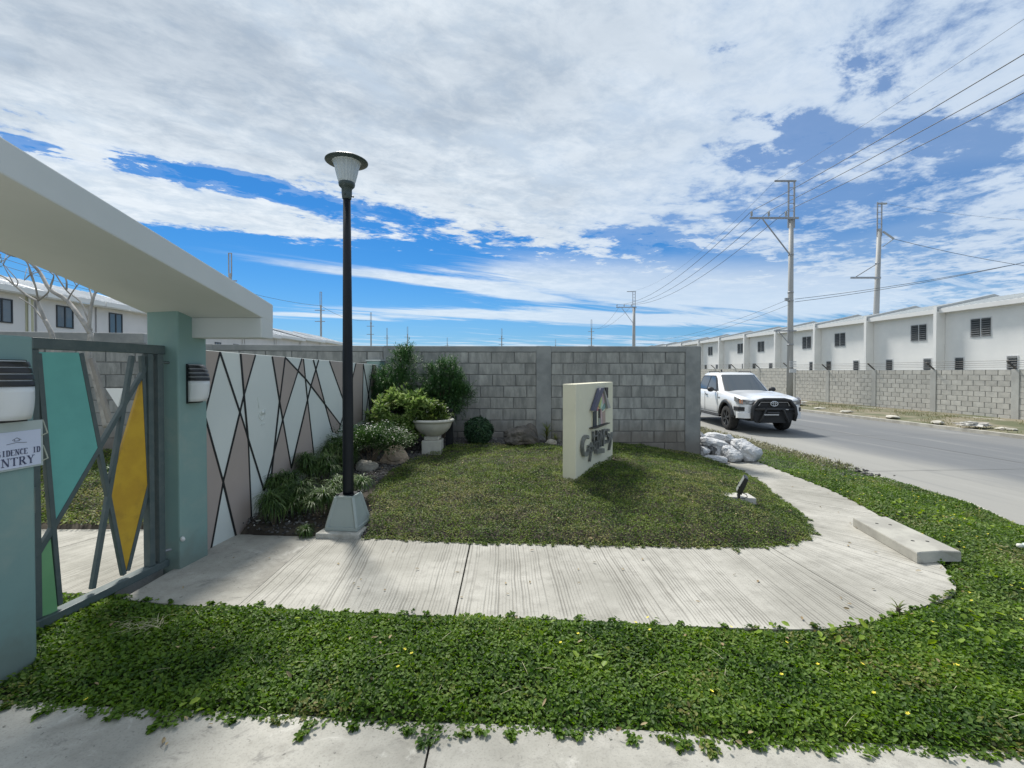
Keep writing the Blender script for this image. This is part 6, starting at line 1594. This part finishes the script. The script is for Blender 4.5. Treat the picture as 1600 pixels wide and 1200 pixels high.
for i, ((px, py, hh_), lb) in enumerate(zip(spots, names_)):
    zz = .10; q = on_z(px, py+ (14 if i != 11 else 10), zz); X, Y = q[0], q[1]; X = max(X, -2.745+.104*(Y-4.0)+.16); Z = gz1(X, Y)
    root = shrub('spiky_plant', (X, Y, Z), lb, 'plant', 'spiky drooping plants in front of the painted wall')
    nhead = 9 if i != 11 else 2; PP = []; AZ_ = []; EL = []; LL = []
    b = MB()
    for h in range(nhead):
        a = random.uniform(0, 2*PI); e = random.uniform(.0, .17)*(1 if i != 11 else .2); top = (e*math.cos(a), e*math.sin(a), hh_*random.uniform(.55, 1.0))
        b.tube([(e*.2*math.cos(a), e*.2*math.sin(a), -.03), top], [.007, .005], 5)
        nb = 75; t = RNG.uniform(-.05, .0, nb)
        PP.append(np.array(top)+np.stack([0*t, 0*t, t], 1)); AZ_.append(RNG.uniform(0, 2*PI, nb)); EL.append(RNG.uniform(.0, 1.25, nb)); LL.append(RNG.uniform(.13, .24, nb)*(1 if i != 11 else .6))
    b.build('stem', m_stem, root)
    straps('foliage', np.concatenate(PP), np.concatenate(AZ_), np.concatenate(EL), np.concatenate(LL), .0115, m_spk, root, droop=1.9, seg=4)
# white-flowered shrub left and right of the post
m_dk = leaf_mat('dark small leaf', (.018, .050, .014), (.060, .12, .030), (.18, .26, .09), .6, 4, trans=.18, rough=.45)
def flower_shrub(px, py, R, n, label, seed, zc, nf=60):
    q = on_z(px, py, .2); X, Y = q[0], q[1]; Z = gz1(X, Y)
    root = shrub('flowering_shrub', (X, Y, Z), label, 'shrub', 'low shrubs with small white flowers')
    p, k = clumpy(n, R, 26, .42); p[:, 2] += zc
    D = norm(p-np.array([0, 0, zc*.4])+RNG.normal(0, .25, p.shape)*np.array(R)[None]); leaves('foliage', p, D+RNG.normal(0, .4, D.shape), np.tile([0, 0, 1.], (n, 1)), RNG.uniform(.022, .042, n), RNG.uniform(.009, .016, n), m_dk, root)
    stems(root, 10, R[0], zc+.05, .009, .9)
    f, _ = clumpy(nf, (R[0]*1.02, R[1]*1.02, R[2]*1.05), 9, .35, .1, .9); f[:, 2] += zc+.02
    n5 = len(f)*5; a = np.tile(np.arange(5)*2*PI/5, len(f)); D = np.stack([np.cos(a), np.sin(a), np.full(n5, .35)], 1)
    leaves('flower', np.repeat(f, 5, 0), D, np.tile([0, 0, 1.], (n5, 1)), .013, .011, mat('white petal', (.80, .80, .76), rough=.6), root, fold=.02)
    return root
flower_shrub(578, 742, (.50, .38, .24), 8200, 'shrub with many small white flowers right of the black post', 1, .36, 150)
flower_shrub(514, 716, (.28, .20, .16), 2600, 'smaller white-flowered shrub left of the black post against the painted wall', 2, .36, 60)
flower_shrub(500, 735, (.16, .14, .07), 500, 'low thin sprig with white flowers under the left flowering shrub', 3, .24, 10)
# variegated shrub behind, left of the planter
m_var = leaf_mat('variegated leaf', (.085, .16, .035), (.28, .38, .12), (.72, .74, .46), 1.0, 9, trans=.25, rough=.45)
X, Y = -1.60, 7.15; root = shrub('variegated_shrub', (X, Y, gz1(X, Y)), 'light green and cream variegated shrub between the tan boulder and the bowl planter', 'shrub')
p, k = clumpy(1300, (.60, .36, .46), 60, .20, -.5, .6); p[:, 2] += .50; L_ = []
c_ = p; D = norm(c_-np.array([0, 0, .2])); nl = 4
PP = np.repeat(c_, nl, 0); DD = norm(np.repeat(D, nl, 0)*.6+RNG.normal(0, .55, (len(PP), 3)))
leaves('foliage', PP, DD, np.tile([0, 0, 1.], (len(PP), 1)), RNG.uniform(.065, .105, len(PP)), RNG.uniform(.020, .032, len(PP)), m_var, root, droop=.18); stems(root, 9, .5, .5, .011)
X, Y = -1.72, 7.0; root = shrub('variegated_shrub', (X, Y, gz1(X, Y)), 'smaller yellow green variegated shrub behind the white-flowered shrub', 'shrub')
p, k = clumpy(420, (.30, .25, .24), 20, .25, -.4, .5); p[:, 2] += .30; D = norm(p-np.array([0, 0, .15])); PP = np.repeat(p, 4, 0); DD = norm(np.repeat(D, 4, 0)*.6+RNG.normal(0, .55, (len(PP), 3)))
leaves('foliage', PP, DD, np.tile([0, 0, 1.], (len(PP), 1)), RNG.uniform(.05, .08, len(PP)), RNG.uniform(.015, .024, len(PP)), m_var, root, droop=.18); stems(root, 6, .25, .35, .010)
# dark conifer-like shrubs
m_con = leaf_mat('needle leaf', (.026, .075, .026), (.075, .165, .050), (.21, .32, .10), .65, 6, trans=.15, rough=.5)
def conifer(X, Y, blobs, n, label):
    Z = gz1(X, Y); root = shrub('narrow_leaved_shrub', (X, Y, Z), label, 'shrub', 'dark narrow-leaved shrubs behind the planter')
    PP = []; DD = []
    tot = sum(b_[3]*b_[4] for b_ in blobs)
    for (cx, cy, cz, rx, rz_) in blobs:
        m_ = int(n*rx*rz_/tot); nc = 26; cc = rand_dirs(nc*2)[:nc]*(.25+.75*RNG.random((nc, 1))**.6)*np.array([rx, rx*.8, rz_]); kk = RNG.integers(0, nc, m_//9)
        tw = cc[kk]+RNG.normal(0, .05, (len(kk), 3)); dd = norm(tw+RNG.normal(0, .06, tw.shape)+np.array([0, 0, .12]))
        for j in range(9):
            PP.append(tw+dd*(j*.011)+np.array([cx, cy, cz])); DD.append(norm(dd*.7+RNG.normal(0, .55, dd.shape)))
    PP = np.concatenate(PP); DD = np.concatenate(DD)
    leaves('foliage', PP, DD, np.tile([0, 0, 1.], (len(PP), 1)), RNG.uniform(.035, .065, len(PP)), RNG.uniform(.007, .012, len(PP)), m_con, root, fold=.05); 
    b = MB()
    for (cx, cy, cz, rx, rz_) in blobs: b.tube([(0, 0, -.1), (cx*.4, cy*.4, cz*.5), (cx, cy, cz+rz_*.6)], [.022, .016, .006], 6)
    b.build('stem', m_stem, root); return root
conifer(-1.92, 7.72, [(-.10, 0, .90, .33, .42), (.12, 0, 1.30, .16, .30), (-.28, 0, .95, .20, .22), (0, 0, .50, .35, .30), (.06, 0, 1.40, .12, .14)], 21000, 'tall dark narrow-leaved shrub beside the end post of the painted wall')
conifer(-1.22, 7.85, [(.0, 0, .95, .36, .34), (.18, 0, .85, .26, .36), (.10, 0, 1.22, .18, .20), (-.15, 0, .70, .30, .30), (.36, 0, .78, .14, .22)], 20000, 'dark narrow-leaved shrub on the right, behind the bowl planter')
# clipped ball
X, Y = -.555, 7.62; root = shrub('clipped_ball_shrub', (X, Y, gz1(X, Y)), 'dark green clipped ball shrub in front of the grey block wall', 'shrub')
n = 6500; d = rand_dirs(n); r = .225*(1+.09*np.sin(d[:, 0]*9)*np.sin(d[:, 1]*8+d[:, 2]*7))*RNG.uniform(.80, 1.0, n)**.5; p = d*(r*(1+.10*nz(d[:, 0]*3, d[:, 1]*3+d[:, 2]*2, 2.2, 3)))[:, None]; p[:, 2] = np.maximum(p[:, 2]*.97, -.2)+.215
leaves('foliage', p, norm(d*.6+RNG.normal(0, .6, d.shape)), d, RNG.uniform(.022, .036, n), RNG.uniform(.012, .018, n), leaf_mat('box leaf', (.010, .038, .018), (.035, .085, .038), (.12, .19, .09), .7, 9, trans=.12, rough=.4), root); stems(root, 4, .05, .15, .012)
# planter plant
root = shrub('potted_shrub', (PX, PY, PZ+.56), 'small leafy shrub with pale flowers growing out of the concrete bowl planter', 'plant')
p, k = clumpy(950, (.31, .27, .24), 26, .28, -.15, .35); p[:, 2] = np.abs(p[:, 2])+.03; D = norm(p-np.array([0, 0, -.1])); PP = np.repeat(p, 3, 0); DD = norm(np.repeat(D, 3, 0)*.8+RNG.normal(0, .5, (len(PP), 3)))
leaves('foliage', PP, DD, np.tile([0, 0, 1.], (len(PP), 1)), RNG.uniform(.03, .05, len(PP)), RNG.uniform(.013, .019, len(PP)), leaf_mat('ixora leaf', (.035, .070, .015), (.085, .13, .03), (.24, .26, .09), .6, 6, trans=.25, rough=.45), root); stems(root, 9, .22, .22, .006)
f = np.array([(.24, -.10, .20), (-.05, -.2, .14), (.12, -.2, .25)]); 
leaves('flower', np.repeat(f, 6, 0), np.tile(np.stack([np.cos(np.arange(6)*1.05), np.sin(np.arange(6)*1.05), np.full(6, .4)], 1), (3, 1)), np.tile([0, 0, 1.], (18, 1)), .02, .016, MATS['white petal'], root)
# small palm-like plants
def tuft(X, Y, n, L, label, m, W_=.014, droop=1.1, H=.1):
    root = shrub('strap_leaved_plant', (X, Y, gz1(X, Y)), label, 'plant')
    z = RNG.uniform(0, H, n); straps('foliage', np.stack([0*z, 0*z, z], 1), RNG.uniform(0, 2*PI, n), RNG.uniform(.5, 1.45, n), RNG.uniform(L*.6, L, n), W_, m, root, droop=droop); b = MB(); b.tube([(0, 0, -.05), (0, 0, H)], .012, 6); b.build('stem', m_stem, root)
m_yel = leaf_mat('yellowish strap leaf', (.06, .09, .02), (.16, .19, .05), (.36, .34, .12), .7, 7, trans=.25)
tuft(.60, 7.92, 70, .30, 'yellow green strap-leaved plant at the wall just left of the sign', m_yel, H=.22)
tuft(.74, 7.80, 40, .20, 'lower yellow green plant half hidden by the left end of the sign', m_yel)
tuft(2.55, 3.02, 26, .10, 'small yellow green weed at the outer edge of the walk', m_yel)
# weed tufts on the kerb
for i, (px, py) in enumerate(((1281, 748), (1290, 750), (1270, 742), (1512, 815), (1530, 812))):
    q = on_z(px, py, -.18); tuft(q[0], q[1], 22, .20, ['tall thin weed at the kerb, middle of three', 'tall thin weed at the kerb, right of three', 'tall thin weed at the kerb, left of three', 'dark twiggy weed at the kerb nearer the right edge', 'pale weed at the kerb nearest the right edge'][i], m_yel, .006, .5, .03)

# ================================================================== BARE TREES BEHIND THE GATE
m_bark = mat('pale smooth bark', (.40, .38, .35), (.27, .255, .235), scale=7, rough=.85, bump=.5, bscale=25, stain=((.16, .15, .135), .6), stain_scale=5, bdist=.01)
def tz(px, py, Y): d = ray(px, py); t = Y/d[1]; q = d*t; return Vector((q[0], q[1], EYE+q[2]))
def limb(b, pts, r0, r1):
    # smooth a polyline and give it a swelling at joints
    pts = [Vector(p) for p in pts]; out = []
    for i in range(len(pts)-1):
        p0 = pts[max(i-1, 0)]; p1 = pts[i]; p2 = pts[i+1]; p3 = pts[min(i+2, len(pts)-1)]
        for t in (0, .25, .5, .75):
            out.append(.5*((2*p1)+(-p0+p2)*t+(2*p0-5*p1+4*p2-p3)*t*t+(-p0+3*p1-3*p2+p3)*t**3))
    out.append(pts[-1]); n = len(out); b.smooth = True
    b.tube(out, [r0+(r1-r0)*i/(n-1) for i in range(n)], 9)
def bare_tree(name, Y, base, label, limbs, trunk_r, cut=None):
    root = empty(name, tuple(tz(*base, Y)), label, 'tree', 'bare frangipani trees behind the gate'); off = Vector(root.location)
    for i, (pts, r0, r1) in enumerate(limbs):
        b = MB(); q = [tz(px, py, Y+dy)-off for px, py, dy in pts]; limb(b, q, r0*.62, max(r1*.62, .004))
        b.build('trunk' if i == 0 else ('limb' if r0 > .018 else 'twig'), m_bark, root)
    return root
def tips(limbs_in, seed, n=2):
    r = random.Random(seed); out = []
    for pts, r0, r1 in limbs_in:
        if r1 > .007: continue
        x, y, d = pts[-1]
        for k in range(n):
            a = r.uniform(-1.0, 1.0); l = r.uniform(10, 20)
            out.append(([(x, y, d), (x+math.sin(a)*l*.5, y-math.cos(a)*l*.5, d+r.uniform(-.1, .1)), (x+math.sin(a*1.3)*l, y-math.cos(a)*l, d+r.uniform(-.2, .2))], max(r1*.8, .006), .004))
    return out
YT = 6.1
L1 = [([(166, 668, 0), (160, 640, 0), (148, 590, 0), (138, 560, 0), (142, 520, 0)],   .058, .048),
      ([(142, 522, 0), (128, 500, 0), (105, 470, .1), (78, 452, .1), (62, 425, .2), (40, 405, .2), (15, 398, .3), (-6, 388, .3)], .050, .020),
      ([(139, 518, 0), (141, 490, 0), (145, 468, 0), (150, 455, .05)], .038, .022),
      ([(143, 516, 0), (136, 495, .05), (124, 470, .05), (105, 455, .1), (88, 430, .1), (78, 412, .1)], .020, .012),
      ([(105, 470, .1), (112, 458, .1), (120, 447, 0)], .016, .010), ([(120, 447, 0), (126, 441, 0), (136, 440, 0)], .010, .006), ([(120, 447, 0), (114, 438, 0)], .010, .006),
      ([(150, 458, .05), (154, 455, .05), (163, 453, .1)], .012, .006), ([(150, 456, .05), (140, 448, 0), (128, 444, 0)], .012, .007),
      ([(145, 470, 0), (139, 450, .1), (132, 443, .1)], .018, .007),
      ([(78, 452, .1), (83, 437, .05), (84, 430, 0)], .016, .010), ([(84, 430, 0), (73, 420, 0), (66, 414, 0)], .012, .006),
      ([(62, 425, .2), (50, 428, .1), (38, 438, .1)], .012, .007), ([(104, 452, .1), (104, 440, .1), (101, 432, .1)], .018, .014)]
bare_tree('bare_tree', YT, (166, 668), 'bare pale-barked tree with forked branches, the right one behind the gate', L1+tips(L1, 3), .075)
L2 = [([(92, 700, 0), (88, 640, 0), (86, 590, 0), (84, 540, 0), (80, 520, 0), (70, 500, 0)], .055, .042),
      ([(71, 502, 0), (64, 485, 0), (58, 470, 0)], .040, .030),
      ([(59, 471, 0), (40, 460, .1), (22, 445, .1), (5, 432, .2), (-12, 428, .2)], .028, .014),
      ([(58, 471, 0), (66, 465, 0), (75, 457, -.05), (79, 445, -.05), (84, 432, -.05)], .020, .010),
      ([(70, 502, 0), (58, 488, .1), (50, 478, .1), (30, 465, .1)], .020, .012),
      ([(22, 445, .1), (15, 432, .1), (5, 414, .1)], .014, .006), ([(26, 447, .1), (27, 438, .1), (10, 418, .1), (2, 410, .1)], .012, .006), ([(60, 470, 0), (56, 450, -.1), (50, 430, -.1), (42, 410, -.1), (28, 398, -.1)], .020, .010), ([(54, 445, -.1), (46, 425, -.1), (44, 408, 0)], .012, .006)]
bare_tree('bare_tree', 6.4, (92, 700), 'bare pale-barked tree nearest the left picture edge behind the teal gate panel', L2+tips(L2, 5), .055)
# wooden prop, sign board on the prop, small evergreen tip
b = MB(); a_ = tz(143, 560, 5.9); c_ = tz(172, 660, 5.9); b.bar(a_-a_, c_-a_, .045, .05); o = b.build('wooden_prop', mat('grey plank', (.30, .28, .25), (.22, .20, .18), scale=10, rough=.9, stretch=(1, 1, .2))); o.location = a_; tag(o, 'leaning grey wooden prop against the right bare tree, seen through the gate', 'prop')
b = MB(); q = [tz(165, 607, 5.8), tz(192, 607, 5.8), tz(184, 636, 5.8), tz(175, 622, 5.8)]; o0 = q[0]; q = [p-o0 for p in q]; b.add([tuple(p) for p in q]+[tuple(p+Vector((0, .02, 0))) for p in q], [(0,1,2,3),(7,6,5,4),(0,4,5,1),(1,5,6,2),(2,6,7,3),(3,7,4,0)])
o = b.build('white_sheet', mat('white sheet', (.72, .73, .72), rough=.6)); o.location = o0; tag(o, 'white torn sheet hanging behind the gate lattice beside the wooden prop', 'sheet')
X, Y = tz(160, 665, 6.1)[0], 6.1
root = shrub('weed', (-5.0, 5.8, gz1(-5.0, 5.8)), 'low green weeds at the foot of the right bare tree', 'plant'); n = 260
p, k = clumpy(n, (.30, .2, .14), 10, .4, -.1, .3); p[:, 2] += .12; leaves('foliage', p, norm(p+RNG.normal(0, .3, p.shape)), np.tile([0, 0, 1.], (n, 1)), .05, .025, m_dk, root)
root = shrub('tree', (-11.1, 8.9, 0), 'leafy tree whose dark tip touches the left picture edge above the cream house', 'tree'); n = 2600
b = MB(); b.tube([(0, 0, -.2), (.1, 0, 2), (0, 0, 3.6)], [.12, .09, .05], 8); b.build('trunk', m_bark, root)
p, k = clumpy(n, (1.0, 1.0, .9), 30, .25); p[:, 0] -= .35; p[:, 2] += 3.9; leaves('crown', p, norm(p-np.array([0, 0, 3.5])+RNG.normal(0, .5, p.shape)), np.tile([0, 0, 1.], (n, 1)), .12, .05, m_dk, root)
